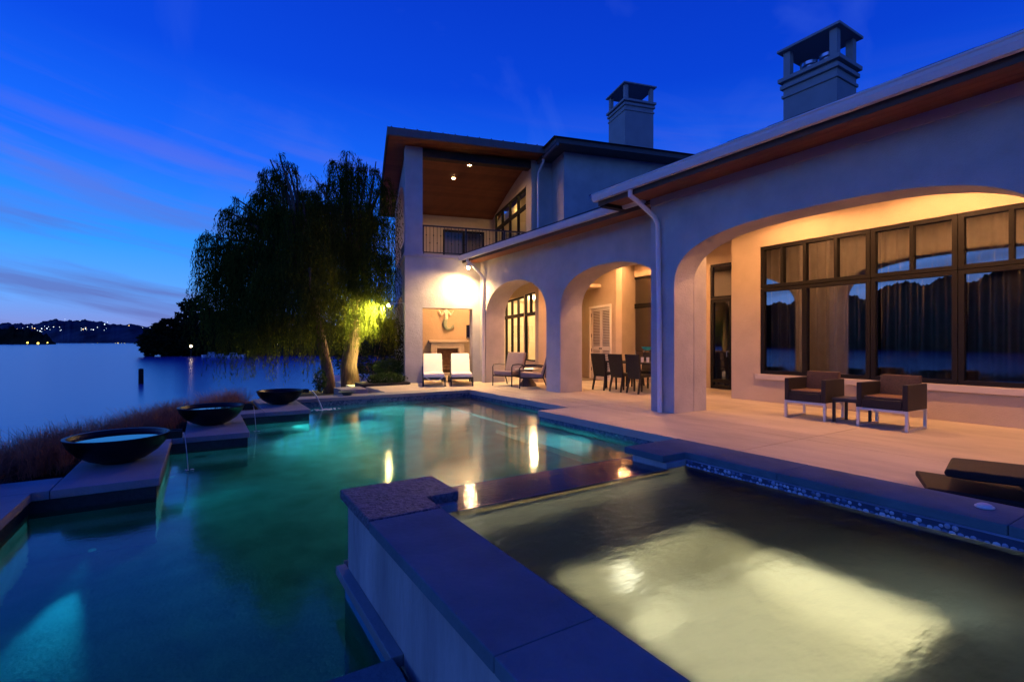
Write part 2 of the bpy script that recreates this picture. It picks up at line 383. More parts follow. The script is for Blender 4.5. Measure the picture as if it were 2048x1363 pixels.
def ridge(name, pts, hs, depth, seed, rough=.12, n=160, m_=None):
    """a wooded ridge along a line of points with heights"""
    rnd = random.Random(seed); g = MB(); L = []
    for i in range(n+1):
        t = i/n*(len(pts)-1); k = min(int(t), len(pts)-2); f = t-k; f2 = f*f*(3-2*f)
        p = Vector(pts[k]).lerp(Vector(pts[k+1]), f); hh = hs[k]*(1-f2)+hs[k+1]*f2
        L.append((p, hh))
    rows = [(-.0,0),(.12,.35),(.3,.72),(.55,.95),(1.0,1.0),(1.7,.55),(2.4,0)]
    ph = [(rnd.uniform(0,6.28), rnd.uniform(.7,1.3)) for _ in range(6)]
    for i, (p, hh) in enumerate(L):
        dirn = Vector((p.x, p.y)).normalized()
        t = i/n*100
        jit = 1+rough*(.7*math.sin(t*.45*ph[0][1]+ph[0][0])+.5*math.sin(t*1.1*ph[1][1]+ph[1][0])+.35*math.sin(t*2.3*ph[2][1]+ph[2][0])+.25*abs(math.sin(t*4.1*ph[3][1]+ph[3][0]))+.15*abs(math.sin(t*9*ph[4][1]+ph[4][0])))+rnd.uniform(-.1,.1)*rough
        for a, b in rows:
            q = Vector((p.x, p.y))+dirn*depth*a
            g.v.append((q.x, q.y, -1.7+(hh*b)*(jit if b > .5 else 1)+ (rnd.uniform(-.5,.5)*hh*.03)))
    m = len(rows)
    for i in range(n):
        for j in range(m-1): a = i*m+j; g.f.append((a, a+m, a+m+1, a+1))
    o = g.build(name, m_ or FOREST, smooth='all'); o['kind'] = 'structure'
def along(px, w): q = pix(px, 684, w); return (q.x, q.y)
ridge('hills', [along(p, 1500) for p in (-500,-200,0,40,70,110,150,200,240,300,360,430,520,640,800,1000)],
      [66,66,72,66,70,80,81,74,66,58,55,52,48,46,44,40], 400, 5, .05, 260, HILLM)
ridge('wooded_point', [along(p, 620) for p in (-500,-200,-60,20,60,90,112)], [24,24,22,22,20,14,2], 60, 6, .10, 120)
ridge('wooded_bank', [(-170,-420),(-165,-200),(-150,-60),(-150,0),(-160,40),(-190,90),(-240,160),(-320,260)], [40,39,36,32,27,24,27,32], 60, 8, .09, 640)
ridge('wooded_shore', [along(p, 100) for p in (330,420,520,640,780,900)], [3.2,4.5,6,8,9,9], 25, 9, .15, 120)

# ------------------------------------------------------------------ deck
deck = MB().box(5.34,16,-12,7.55,-.30,-.115).box(6.10,16,7.55,11.9,-.30,-.115).box(3.95,16,11.9,22,-.30,-.115).box(3.56,5.34,-12,2.88,-.30,-.115).build('pool_deck', DECKM); deck['kind'] = 'structure'
def slab(x0, x1, y0, y1, parent, m=DECKM, name='slab', z1=0.0, t=.11, g=.004, bev=.004):
    return MB().box(x0+g, x1-g, y0+g, y1-g, z1-t, z1).build(name, m, parent, bevel=bev)
for xa, xb in ((5.3,6.68),(6.68,7.1),(7.1,9.6),(9.6,12.3)):
    ys = [-6,-3.6,-1.2,1.1,3.5,5.9,7.58]
    for a, b in zip(ys, ys[1:]): slab(xa, xb, a, b, deck)
    ys = [7.58,9.9,11.8,13.0,15.2] if xa > 6.5 else [7.58]
    for a, b in zip(ys, ys[1:]): slab(xa if xa > 5.4 else 6.05, xb, a, b, deck)
slab(6.05, 6.68, 7.58, 9.9, deck); slab(6.05, 6.68, 9.9, 11.8, deck)
slab(3.95, 5.3, 12.4, 14.2, deck); slab(5.3, 6.68, 11.8+.6, 14.2, deck); slab(6.05,6.68,11.8,12.4,deck)
slab(5.3, 7.1, 14.2, 16.4, deck); slab(7.1, 9.6, 15.2, 18.6, deck); slab(9.6,12.3,15.2,18.6,deck); slab(5.6,7.1,16.4,19.6,deck)
for a, b in zip([-6,-3.6,-1.2,1.1,2.90],[-3.6,-1.2,1.1,2.90]): slab(3.56, 5.3, a, b, deck)
slab(.70, 3.54, -3, -.06, deck)
# near side of the pool
near = MB().box(-6, .66, -6, 1.90, -.3, -.09).build('near_deck', DECKM); near['kind'] = 'structure'
for xa, xb in ((-6,-3.8),(-3.8,-1.9),(-1.9,-.6),(-.6,.655)):
    for a, b in ((-6,-2),(-2,.6),(.6,1.95)): slab(xa, xb, a, b, near, COPE_DARK, t=.085)

# ------------------------------------------------------------------ swimming pool
WZ = -.185
pool = thing('swimming_pool', 'large turquoise swimming pool with stepped coping down its lake side', 'pool', (2.4,7,-1.5))
edge = [(-1.22,1.95),(.66,1.95),(.66,2.93),(3.54,2.93),(5.3,2.93),(5.3,7.58),(6.05,7.58),(6.05,11.8),(1.74,11.8),(1.74,9.95),(.57,9.95),(.57,7.9),(-.34,7.9),(-.34,5.69),(-1.22,5.69)]
IN = .03
def offset_poly(poly, d):
    n = len(poly); out = []
    for i in range(n):
        p0 = Vector(poly[i-1]); p1 = Vector(poly[i]); p2 = Vector(poly[(i+1) % n])
        d1 = (p1-p0).normalized(); d2 = (p2-p1).normalized(); n1 = Vector((d1.y,-d1.x)); n2 = Vector((d2.y,-d2.x))
        m = n1+n2; m = m/max(.2, m.dot(n1)) if m.length > 1e-6 else n1
        out.append(tuple(p1+m*d))
    return out
wall_edge = offset_poly(edge, IN)
FLOOR = -1.45
pw = MB(); tb = MB()
for i in range(len(wall_edge)):
    a = wall_edge[i]; b = wall_edge[(i+1) % len(wall_edge)]
    pw.quad((*a,FLOOR),(*b,FLOOR),(*b,-.075),(*a,-.075))
    if not (2 <= i <= 7): continue
    dx, dy = Vector((b[0]-a[0], b[1]-a[1])).normalized(); nx, ny = -dy*.004, dx*.004
    tb.quad((a[0]+nx,a[1]+ny,-.34),(b[0]+nx,b[1]+ny,-.34),(b[0]+nx,b[1]+ny,-.078),(a[0]+nx,a[1]+ny,-.078))
pw.build('wall', PLASTER, pool); tb.build('tile_band', MOSAIC, pool)
td = MB()
for i in list(range(8,15))+[0]:
    a = wall_edge[i]; b = wall_edge[(i+1) % len(wall_edge)]; dx, dy = Vector((b[0]-a[0], b[1]-a[1])).normalized(); nx, ny = -dy*.004, dx*.004
    td.quad((a[0]+nx,a[1]+ny,-.34),(b[0]+nx,b[1]+ny,-.34),(b[0]+nx,b[1]+ny,-.078),(a[0]+nx,a[1]+ny,-.078))
td.build('tile_band', mat('dark_tile_band', (.012,.016,.022), .35, .3, 20, .2, 30, .4), pool)
# floor: deep on the lake side, rising to a shallow end by the house
fl = MB(); K = {}
nx, ny = 30, 36
for i in range(nx+1):
    for j in range(ny+1):
        x = -1.4+7.6*i/nx; y = 1.8+10.2*j/ny
        t = min(1, max(0, (x+.16*(y-6)-2.2)/2.2)); t = t*t*(3-2*t)
        K[i,j] = len(fl.v); fl.v.append((x, y, FLOOR+t*.62))
for i in range(nx):
    for j in range(ny): fl.f.append((K[i,j],K[i+1,j],K[i+1,j+1],K[i,j+1]))
fl.build('floor', PLASTER, pool, smooth='all')
# entry shelf in the corner by the columns
MB().box(4.35,5.27,4.6,7.52,-1.3,-.55).build('shelf', PLASTER, pool, bevel=.03)
MB().box(4.9,6.02,7.62,11.76,-1.3,-.62).build('step', PLASTER, pool, bevel=.03)
wt = MB(); k = len(wall_edge); wt.v = [(x,y,WZ) for x,y in wall_edge]; wt.f = [tuple(range(k))]
wt.build('water', POOLWATER, pool)
wb_ = MB(); big = offset_poly(edge, .06); wb_.prism([(x,y) for x,y in big], FLOOR-.05, WZ-.002).build('water_body', water_volume('pool_clear_water', (.4,.85,.95), .02, .2), pool)
# coping slabs
def cope(x0, x1, y0, y1, m=COPE, n=1, axis='x', t=.075, z=0.0):
    for i in range(n):
        if axis == 'x': a = x0+(x1-x0)*i/n; b = x0+(x1-x0)*(i+1)/n; slab(a, b, y0, y1, pool, m, 'coping_slab', z, t, .003, .006)
        else: a = y0+(y1-y0)*i/n; b = y0+(y1-y0)*(i+1)/n; slab(x0, x1, a, b, pool, m, 'coping_slab', z, t, .003, .006)
cope(-1.9,-1.22,1.95,5.69,COPE,3,'y'); cope(-1.9,-1.11,5.69,6.2,COPE)
cope(-1.11,-.34,5.69,7.9,COPE,2,'y'); cope(-1.11,-.21,7.9,8.42,COPE); cope(-.21,.57,7.9,9.95,COPE,2,'y')
cope(-.21,.95,9.95,10.47,COPE); cope(.95,1.74,9.95,11.8,COPE,2,'y'); cope(.95,6.05,11.8,12.4,COPE,4,'x')
# underwater fittings and lights
def pool_lamp(loc, aim, energy, col, spot=110, r=.045, blend=.7):
    d = (Vector(aim)-Vector(loc)).normalized()
    lens = MB(); lens.tube([Vector(loc)-d*.02, Vector(loc)], r, 16)
    l = lens.build('light_lens', emit('pool_lens', col, .08), pool)
    lamp('SPOT', 'pool_lamp', Vector(loc)+d*.06, pool, energy, col, aim, .018, spot, blend)
POOL_E = 70
pool_lamp((-.82,5.62,-1.30), (-.92,3.9,-1.41), POOL_E*2.4, (.05,.74,.95), 25, .03, .85)
pool_lamp((-.30,6.9,-.6), (.4,6.4,-1.5), POOL_E*.12, (.03,.85,.75), 80)
pool_lamp((.10,7.86,-.6), (.6,5.2,-1.5), POOL_E*.08, (.03,.6,1.0), 90)
pool_lamp((1.2,9.91,-.6), (2.4,8.9,-1.4), POOL_E*5.0, (.36,.95,.66), 120)
pool_lamp((5.22,5.9,-.42), (3.2,6.4,-.9), POOL_E*4.4, (.9,1.0,.78), 130)
pool_lamp((3.9,11.74,-.5), (3.5,10.0,-1.3), POOL_E*9.0, (.65,1.0,.72), 125)
MB().lathe([(0,.03),(.05,.03),(.11,.02),(.12,0)], 20, (-.86,3.35,-1.44)).build('drain_cover', WHITEP, pool, smooth=True)

# ------------------------------------------------------------------ raised spa
SZ = .43; SW = .335
spa = thing('spa', 'raised square spa with glowing yellow water spilling into the pool', 'spa', (2.1,1.4,0))
ox0, ox1, oy0, oy1 = .70, 3.50, .00, 2.87
ix0, ix1, iy0, iy1 = 1.06, 3.11, .36, 2.49
sw = MB()
def ring(mb, z0, z1, a, b, c, d, e, f, g, h):
    pass
sw.box(ox0, ix0, oy0, oy1, -1.45, SZ-.05); sw.box(ix1, ox1, oy0, oy1, -1.45, SZ-.05); sw.box(ix0, ix1, oy0, iy0, -1.45, SZ-.05)
sw.build('outer_wall', SPAWALL, spa)
# spill wall between the two returns
MB().box(ix0+.002, ix1-.002, iy1, oy1+.10, -1.45, SW-.012).build('spill_wall', COPE_DARK, spa, bevel=.008)
MB().box(1.20, 2.90, iy1-.035, iy1+.03, SW-.055, SW-.004).build('spill_lip', mat('lip_glow_gold', (.80,.58,.24), .5, .1, 12, .1, 60, .4), spa, bevel=.006)  # gold base colour paints the spa light's glow onto the lip
MB().box(ix0+.001, 1.20, iy1-.001, oy1-.04, SW-.2, SZ-.052).build('return_wall', SPAWALL, spa)
MB().box(2.90, ix1-.001, iy1-.001, oy1-.04, SW-.2, SZ-.052).build('return_wall', SPAWALL, spa)
# inside: walls, bench ring, foot well
W = SW
MB().quad((ix0,iy0,-.1),(ix0,iy1,-.1),(ix0,iy1,W+.0),(ix0,iy0,W+.0)).quad((ix1,iy1,-.1),(ix1,iy0,-.1),(ix1,iy0,W),(ix1,iy1,W)).quad((ix1,iy0,-.1),(ix0,iy0,-.1),(ix0,iy0,W),(ix1,iy0,W)).quad((ix0,iy1-.003,-.1),(ix1,iy1-.003,-.1),(ix1,iy1-.003,W-.02),(ix0,iy1-.003,W-.02)).build('inner_wall', PLASTER_SPA, spa)
wx0, wx1, wy0, wy1, bz, fz = 1.43, 2.54, .75, 1.91, -.085, -.55
be = MB(); be.box(ix0,wx0,iy0,iy1,fz,bz); be.box(wx1,ix1,iy0,iy1,fz,bz); be.box(wx0,wx1,iy0,wy0,fz,bz); be.box(wx0,wx1,wy1,iy1,fz,bz)
be.build('bench', PLASTER_SHADED, spa)
MB().quad((wx0,wy0,fz+.004),(wx1,wy0,fz+.004),(wx1,wy1,fz+.004),(wx0,wy1,fz+.004)).build('well_floor', PLASTER_SPA, spa)
wl = MB(); wl.quad((wx0+.003,wy0,fz),(wx0+.003,wy1,fz),(wx0+.003,wy1,bz-.01),(wx0+.003,wy0,bz-.01)); wl.quad((wx1-.003,wy1,fz),(wx1-.003,wy0,fz),(wx1-.003,wy0,bz-.01),(wx1-.003,wy1,bz-.01)); wl.quad((wx0,wy1-.003,fz),(wx1,wy1-.003,fz),(wx1,wy1-.003,bz-.01),(wx0,wy1-.003,bz-.01)); wl.quad((wx1,wy0+.003,fz),(wx0,wy0+.003,fz),(wx0,wy0+.003,bz-.01),(wx1,wy0+.003,bz-.01))
wl.build('well_wall', PLASTER_SPA, spa)
MB().quad((ix0,iy0,SW),(ix1,iy0,SW),(ix1,iy1,SW),(ix0,iy1,SW)).build('water', SPAWATER, spa)
MB().box(ix0-.02,ix1+.02,iy0-.02,iy1+.004,fz-.02,SW-.002).build('water_body', water_volume('aerated_water', (.92,.96,.94), .22, .3), spa)
MB().quad((1.20,iy1,SW+.0005),(2.90,iy1,SW+.0005),(2.90,oy1+.06,SW-.006),(1.20,oy1+.06,SW-.006)).build('spill_water', SPILLWATER, spa)
# coping: overhanging slabs
def scope(x0,x1,y0,y1,m=COPE_DARK):
    return MB().box(x0+.0015,x1-.0015,y0+.0015,y1-.0015,SZ-.05,SZ).build('coping_slab', m, spa, bevel=.004)
scope(.66,1.03,-.04,1.15); scope(.66,1.03,1.15,2.325)
MB().hexa([(x,y,SZ-.05) for x,y in ((.663,2.331),(1.03,2.331),(1.03,2.52),(1.222,2.52),(1.222,2.905),(.663,2.905))],[(x,y,SZ+.004) for x,y in ((.663,2.331),(1.03,2.331),(1.03,2.52),(1.222,2.52),(1.222,2.905),(.663,2.905))]).build('coping_slab', ROUGHSTONE, spa, bevel=.006)
MB().hexa([(x,y,SZ-.05) for x,y in ((3.135,1.80),(3.53,1.80),(3.53,2.905),(2.885,2.905),(2.885,2.51),(3.135,2.51))],[(x,y,SZ) for x,y in ((3.135,1.80),(3.53,1.80),(3.53,2.905),(2.885,2.905),(2.885,2.51),(3.135,2.51))]).build('coping_slab', COPE_DARK, spa, bevel=.006)
scope(3.135,3.53,.72,1.80); scope(3.135,3.53,-.04,.72); scope(1.03,2.1,-.04,.34); scope(2.1,3.135,-.04,.34)
# ledge round the foot of the spa at deck level
MB().box(.645,.70,1.955,2.93,-.055,-.004).build('ledge', COPE, spa, bevel=.004)
MB().box(.70,3.54,oy1+.11,2.96,-.055,-.004).build('ledge', COPE, spa, bevel=.004)
# band of round pebbles under the coping
def pebble_mesh():
    m = MB(); pr = [(0.0,.55),(.5,.5),(.85,.32),(1,0)]
    n = 8; k = 0
    m.v.append((0,0,.5))
    for r, z in pr[1:]:
        for j in range(n): t = 2*math.pi*j/n; m.v.append((r*math.cos(t), r*math.sin(t), z))
    for j in range(n): m.f.append((0,1+j,1+(j+1)%n))
    for i in range(2):
        for j in range(n): a = 1+i*n; b = a+n; m.f.append((a+j,b+j,b+(j+1)%n,a+(j+1)%n))
    me = m.mesh('pebble'); me.shade_smooth(); return me
PEB = [mat('pebble_blue', (.30,.34,.42), .18, .25, 30, 0, 10, .6), mat('pebble_dark', (.10,.14,.22), .18, .25, 30, 0, 10, .6), mat('pebble_pale', (.55,.56,.58), .2, .1, 30, 0, 10, .6)]
def pebbles():
    rnd = random.Random(11); meshes = []
    for pm in PEB:
        me = pebble_mesh(); me.materials.append(pm); meshes.append(me)
    grout = MB().box(ix1-.004, ix1+.02, iy0, iy1-.01, SW-.06, SZ-.052).build('grout_band', mat('dark_grout', (.05,.07,.11), .7, .1, 20, .2, 60, .3), spa)
    far = MB(); items = []
    y = iy0+.02
    rows = 3
    for r in range(rows):
        y = iy0+.02+rnd.uniform(0,.02)
        while y < iy1-.02:
            rad = rnd.uniform(.009,.0165); zc = SW+.002+.029*r+rnd.uniform(-.004,.004)
            if zc+rad < SZ-.05: items.append((y+rad, zc, rad, rnd.choice((0,0,1,2,2)))); 
            y += 2*rad+rnd.uniform(0,.004)
    items.sort()
    for i, (yy, zc, rad, k) in enumerate(items):
        if i < 260:
            o = bpy.data.objects.new('pebble', meshes[k]); COL.objects.link(o); o.rotation_euler = (0, -math.pi/2, 0); o.scale = (rad*rnd.uniform(.85,1.1), rad, rad*.6); o.location = (ix1-.004, yy, zc)
            o.parent = spa; o.matrix_parent_inverse = Matrix.Translation(-Vector(spa.location))
        else:
            far.lathe([(rad,0),(rad*.85,.003),(rad*.4,.005),(0.0005,.006)], 8, (0,0,0))
            for q in range(len(far.v)-32, len(far.v)): a = far.v[q]; far.v[q] = (ix1-.004-a[2], yy+a[1], zc+a[0])
    if far.v: far.build('pebble_band', PEB[0], spa, smooth=True, kind='stuff')
    # mosaic on the lip side
    MB().box(1.2,2.9,iy1-.026,iy1-.004,SW-.11,SW-.057).build('lip_mosaic', MOSAIC, spa)
pebbles()
def spa_lamp(loc, aim, e, spot=150):
    d = (Vector(aim)-Vector(loc)).normalized()
    MB().tube([Vector(loc)-d*.015, Vector(loc)], .05, 16).build('light_lens', emit('spa_lens', (1,.95,.7), 6), spa)
    lamp('SPOT', 'spa_lamp', Vector(loc)+d*.05, spa, e, (1,.94,.64), aim, .05, spot, .8)
spa_lamp((1.90,wy1-.02,-.33), (2.0,1.05,-.56), 150.0, 130)
spa_lamp((wx0+.02,1.0,-.36), (1.9,1.0,-.56), 60.0, 100)
spa_lamp((1.7,iy0+.02,.10), (1.8,2.5,.29), 26.0, 100)  # added bench-level fill lamp, brightens the spill lip and inner walls
spa_lamp((2.6,iy0+.02,.10), (2.7,2.5,.28), 10.0, 110)  # second added fill lamp for the lip and bench
cap = thing('drain_cap', 'small white round cap standing on the spa coping', 'cap', (3.37,.86,SZ))
MB().lathe([(.0,.022),(.018,.022),(.030,.016),(.032,.010)],20,(3.37,.86,SZ)).build('lid', WHITEP, cap, smooth=True)
MB().lathe([(.026,.012),(.038,.010),(.040,.004),(.034,.0)],20,(3.37,.86,SZ)).build('rim', WHITEP, cap, smooth=True)

# ------------------------------------------------------------------ house
house = thing('house', 'two-winged stucco villa with arched porches and lit interiors along the pool', 'house', (10,8,0))
def sup(t, n): t = min(1, abs(t)); return max(0, 1-t**n)**(1.0/n)
def arch_wall(mp, s0, s1, z0, z1, t0, t1, ops, name, m, parent, seg=40, ztop=None):
    """wall along s (depth t0..t1) with openings: (a, b, sill, spring, rise, n)"""
    g = MB(); zt = (lambda s: z1) if ztop is None else ztop
    cuts = [s0]; ops = sorted(ops)
    def col(sa, sb, za0, za1, zb0, zb1):
        g.quad(mp(sa,t0,za0), mp(sb,t0,zb0), mp(sb,t0,zb1), mp(sa,t0,za1)); g.quad(mp(sb,t1,zb0), mp(sa,t1,za0), mp(sa,t1,za1), mp(sb,t1,zb1))
    def split(sa, sb, fa, fb):
        n = 1 if ztop is None else 12
        for i in range(n):
            p = sa+(sb-sa)*i/n; q = sa+(sb-sa)*(i+1)/n
            col(p, q, fa, zt(p), fb, zt(q)); g.quad(mp(p,t0,zt(p)), mp(q,t0,zt(q)), mp(q,t1,zt(q)), mp(p,t1,zt(p)))
    cur = s0
    for a, b, sill, spring, rise, n in ops:
        if a > cur: split(cur, a, z0, z0)
        if sill > z0: col(a, b, z0, sill, z0, sill); g.quad(mp(a,t0,sill), mp(b,t0,sill), mp(b,t1,sill), mp(a,t1,sill))
        k = seg if rise > 0 else (1 if ztop is None else 12)
        cu = (a+b)/2; hw = (b-a)/2
        f = (lambda s: spring+rise*sup((s-cu)/hw, n)) if rise > 0 else (lambda s: spring)
        ss = [cu-hw*math.cos(math.pi*i/k) for i in range(k+1)] if rise > 0 else [a+(b-a)*i/k for i in range(k+1)]
        for p, q in zip(ss, ss[1:]):
            col(p, q, f(p), zt(p), f(q), zt(q)); g.quad(mp(q,t0,f(q)), mp(p,t0,f(p)), mp(p,t1,f(p)), mp(q,t1,f(q)))
            g.quad(mp(p,t0,zt(p)), mp(q,t0,zt(q)), mp(q,t1,zt(q)), mp(p,t1,zt(p)))
        g.quad(mp(a,t0,sill), mp(a,t1,sill), mp(a,t1,f(a)), mp(a,t0,f(a))); g.quad(mp(b,t1,sill), mp(b,t0,sill), mp(b,t0,f(b)), mp(b,t1,f(b)))
        cur = b
    if cur < s1: split(cur, s1, z0, z0)
    g.quad(mp(s0,t0,z0), mp(s0,t1,z0), mp(s0,t1,zt(s0)), mp(s0,t0,zt(s0))); g.quad(mp(s1,t1,z0), mp(s1,t0,z0), mp(s1,t0,zt(s1)), mp(s1,t1,zt(s1)))
    return g.build(name, m, parent)
YW = lambda s, t, z: (t, s, z)          # wall running along Y, depth along X
def RU(s, t, z): return R(s, t, z)      # wall along u, depth along v
def RVv(s, t, z): return R(t, s, z)     # wall along v, depth along u

def window(parent, mp, s0, s1, z0, z1, t, cols, rows, fw=.06, fd=.09, name='window', gl=GLASS, m=FRAME, skip=(), bar=.045):
    """frame with mullions at cols and rails at rows; every pane is a sub-part"""
    g = MB(); cs = [s0]+list(cols)+[s1]; rs = [z0]+list(rows)+[z1]
    def bx(a, b, c, d, dd=0): g.box(a, b, t-fd/2-dd, t+fd/2+dd, c, d, T=lambda x, y, z: mp(x, y, z))
    bx(s0, s0+fw, z0, z1); bx(s1-fw, s1, z0, z1); bx(s0+fw, s1-fw, z0, z0+fw); bx(s0+fw, s1-fw, z1-fw, z1)
    for r in rows: bx(s0+fw, s1-fw, r-bar, r+bar, -.004)
    for c in cols: bx(c-bar, c+bar, z0+fw, z1-fw, .004)
    f = g.build(name, m, parent)
    for i in range(len(cs)-1):
        for j in range(len(rs)-1):
            a = cs[i]+(fw if i == 0 else bar); b = cs[i+1]-(fw if i == len(cs)-2 else bar)
            c = rs[j]+(fw if j == 0 else bar); d = rs[j+1]-(fw if j == len(rs)-2 else bar)
            if (i,j) in skip: continue
            fl_ = mp in (YW, RVv)
            P4 = (mp(a,t,c), mp(b,t,c), mp(b,t,d), mp(a,t,d))
            MB().quad(*(reversed(P4) if fl_ else P4)).build('pane', gl, f)
    return f

# --- main wing: front arch wall, porch, window wall
arch_wall(YW, -3.5, 6.46, 0, 3.86, 7.1, 7.63, [(1.28,5.925,0,2.20,.935,2.8), (-3.4,.75,0,2.20,.935,2.8)], 'arch_wall', STUCCO, house, 56)
MB().box(7.642, 7.99, 5.925, 6.46, 0, 4.0).build('pier', STUCCO, house)
MB().box(7.075, 7.1, -3.5, 6.462, 3.79, 3.93).build('frieze', TRIM, house, bevel=.004)
MB().box(7.63, 12.4, -3.5, 7.6, 4.0, 4.1).build('porch_ceiling', STUCCO_IN, house)
# window wall with two tall units
wy = [-1.15, 6.22]
arch_wall(YW, -3.5, 6.90, 0, 4.0, 10.2, 10.42, [(-1.15,6.22,.59,3.32,0,2)], 'window_wall', STUCCO_IN, house)
MB().box(10.14, 10.2, -1.3, 6.30, .48, .585).build('window_sill', TRIM, house, bevel=.006)
for (a, b, cs) in ((4.15,6.215,(5.30,)), (2.93,4.14,()), (1.70,2.92,()), (.40,1.69,()), (-1.14,.39,(-.35,))):
    window(house, YW, a, b, .595, 2.42, 10.27, cs, (), .07, .11)
    pcs = sorted(list(cs)+[ (p+q)/2 for p, q in zip([a]+list(cs), list(cs)+[b])])
    window(house, YW, a, b, 2.425, 3.315, 10.27, cs, (), .07, .11) if False else None
    f = window(house, YW, a, b, 2.43, 3.315, 10.27, pcs, (), .07, .11, bar=.028)
MB().box(10.215, 10.24, -3.5, -1.2, 1.0, 1.1)
# room behind the curtains
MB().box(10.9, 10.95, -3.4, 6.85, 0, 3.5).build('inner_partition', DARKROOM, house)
# recess wall and door
arch_wall(YW, 6.9, 12.0, 0, 4.0, 11.9, 12.1, [(7.45,8.70,0,3.40,0,2),(9.6,11.66,.62,3.38,0,2)], 'rear_wall', STUCCO_IN, house)
MB().box(10.42, 11.9, 6.68, 6.90, 0, 4.0).build('recess_wall', STUCCO_IN, house)
d = window(house, YW, 7.455, 8.695, 2.46, 3.395, 11.95, (), (), .06, .08)
d = window(house, YW, 7.455, 8.695, .01, 2.45, 11.95, (8.07,), (.22,), .09, .08, name='porch_door')
MB().tube([(11.90,8.16,1.02),(11.86,8.16,1.02),(11.86,8.16,.88)], .012, 8).build('handle', METAL, d)
window(house, YW, 9.605, 11.655, .625, 2.43, 11.95, (10.6,), (), .07, .09)
window(house, YW, 9.605, 11.655, 2.44, 3.375, 11.95, (10.6,), (), .07, .09)
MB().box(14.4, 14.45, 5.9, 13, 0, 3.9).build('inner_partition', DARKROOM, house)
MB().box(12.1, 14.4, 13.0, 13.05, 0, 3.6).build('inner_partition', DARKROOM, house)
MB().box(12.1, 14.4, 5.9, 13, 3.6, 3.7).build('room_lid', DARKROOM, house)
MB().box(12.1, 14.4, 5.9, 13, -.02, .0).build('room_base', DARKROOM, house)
MB().box(10.17,10.2,1.93,2.06,.30,.40).build('outlet_cover', METAL, house, bevel=.01)

# --- arcade
arch_wall(YW, 6.462, 14.10, 0, 3.9, 7.6, 8.30, [(6.56,9.87,0,2.12,.90,2.2), (10.47,13.72,0,2.0,1.05,2.2)], 'arcade_wall', STUCCO, house, 48)
ac = MB(); ac.quad((8.3,7.6,3.9),(12.3,7.6,3.9),(12.3,13.0,3.9),R(2.9,-.02,3.9)); ac.quad(R(4.2,-.02,3.9),(12.3,13.0,3.9),R(6.6,1.7,3.9),R(4.6,1.7,3.9)); ac.build('arcade_ceiling', STUCCO_IN, house)
P1 = R(6.3,-1.75,0); P2 = (11.9,11.74,0)
def vwall(p, q, z0, z1, th, name, m):
    p = Vector(p); q = Vector(q); d = (q-p).normalized(); n = Vector((d.y,-d.x,0))*th
    return MB().hexa([(p.x,p.y,z0),(q.x,q.y,z0),(q.x+n.x,q.y+n.y,z0),(p.x+n.x,p.y+n.y,z0)],[(p.x,p.y,z1),(q.x,q.y,z1),(q.x+n.x,q.y+n.y,z1),(p.x+n.x,p.y+n.y,z1)]).build(name, m, house)
vwall(P1, P2, 0, 3.9, .2, 'angled_wall', STUCCO_IN)
# wing wall with the louvred doors
arch_wall(RVv, -1.75, 1.4, 0, 3.9, 6.3, 6.5, [(-1.38,.02,0,2.42,0,2)], 'louvre_wall', STUCCO_IN, house)
cas = MB()
for a, b, c, d2 in ((-1.46,-1.38,0,2.50),(.02,.10,0,2.50),(-1.38,.02,2.42,2.50)): cas.box(a,b,6.27,6.31,c,d2,T=lambda s,t,z:R(t,s,z))
cas.build('door_casing', WHITEP, house)
for k, (a, b) in enumerate(((-1.375,-.684),(-.676,.015))):
    fr = MB(); T = lambda s,t,z: R(t,s,z)
    fr.box(a,a+.075,6.33,6.37,.01,2.41,T); fr.box(b-.075,b,6.33,6.37,.01,2.41,T)
    for c, e in ((.01,.13),(1.0,1.14),(2.32,2.41)): fr.box(a+.075,b-.075,6.332,6.368,c,e,T)
    ld = fr.build('louvre_door', WHITEP, house)
    for z0, z1, n in ((.14,.99,16),(1.15,2.31,22)):
        for i in range(n):
            z = z0+(z1-z0)*(i+.5)/n; h2 = (z1-z0)/n*.36
            MB().hexa([R(6.335,a+.07,z-h2),R(6.335,b-.07,z-h2),R(6.365,b-.07,z),R(6.365,a+.07,z)],[R(6.335,a+.07,z-h2+.012),R(6.335,b-.07,z-h2+.012),R(6.365,b-.07,z+.012),R(6.365,a+.07,z+.012)]).build('slat', WHITEP, ld)
    MB().box(a+.02,b-.02,6.372,6.376,.02,2.4,T).build('backing', DARKROOM, ld)
    e = b-.05 if k == 0 else a+.05
    MB().tube([R(6.33,e,1.06),R(6.29,e,1.06)], .018, 8).build('knob', FRAME, ld)
    if k == 1:
        for z in (.35,1.0,1.5,2.2): MB().box(b-.02,b+.02,6.315,6.33,z-.06,z+.06,T).build('hinge', FRAME, ld)
arch_wall(RU, 4.9, 6.3, 0, 3.9, 1.4, 1.6, [(5.2,6.02,.25,2.85,0,2)], 'niche_wall', STUCCO_IN, house)
window(house, RU, 5.205, 6.015, .255, 2.845, 1.48, (), (2.15,), .06, .08)
MB().box(-.96,1.4,4.8,4.9,0,3.9,T=lambda s,t,z:R(t,s,z)).build('niche_side', STUCCO_IN, house)
MB().box(4.0,4.8,-.96,-.76,0,3.9,T=R).build('return_wall', STUCCO_IN, house)

# --- two-storey wing
def roof_z(v):  # underside of the vaulted porch roof along v
    t = (v+.6)/6.0
    return 7.42-.95*max(0,t)**1.7
WH = 3.55
arch_wall(RU, -.05, 2.45, 0, 4.0, 0, .45, [(.49,2.09,0,2.35,0,2)], 'porch_front_wall', STUCCO, house)
MB().box(2.45,4.2,0,.45,3.3,4.0,T=R).build('porch_beam', STUCCO, house)
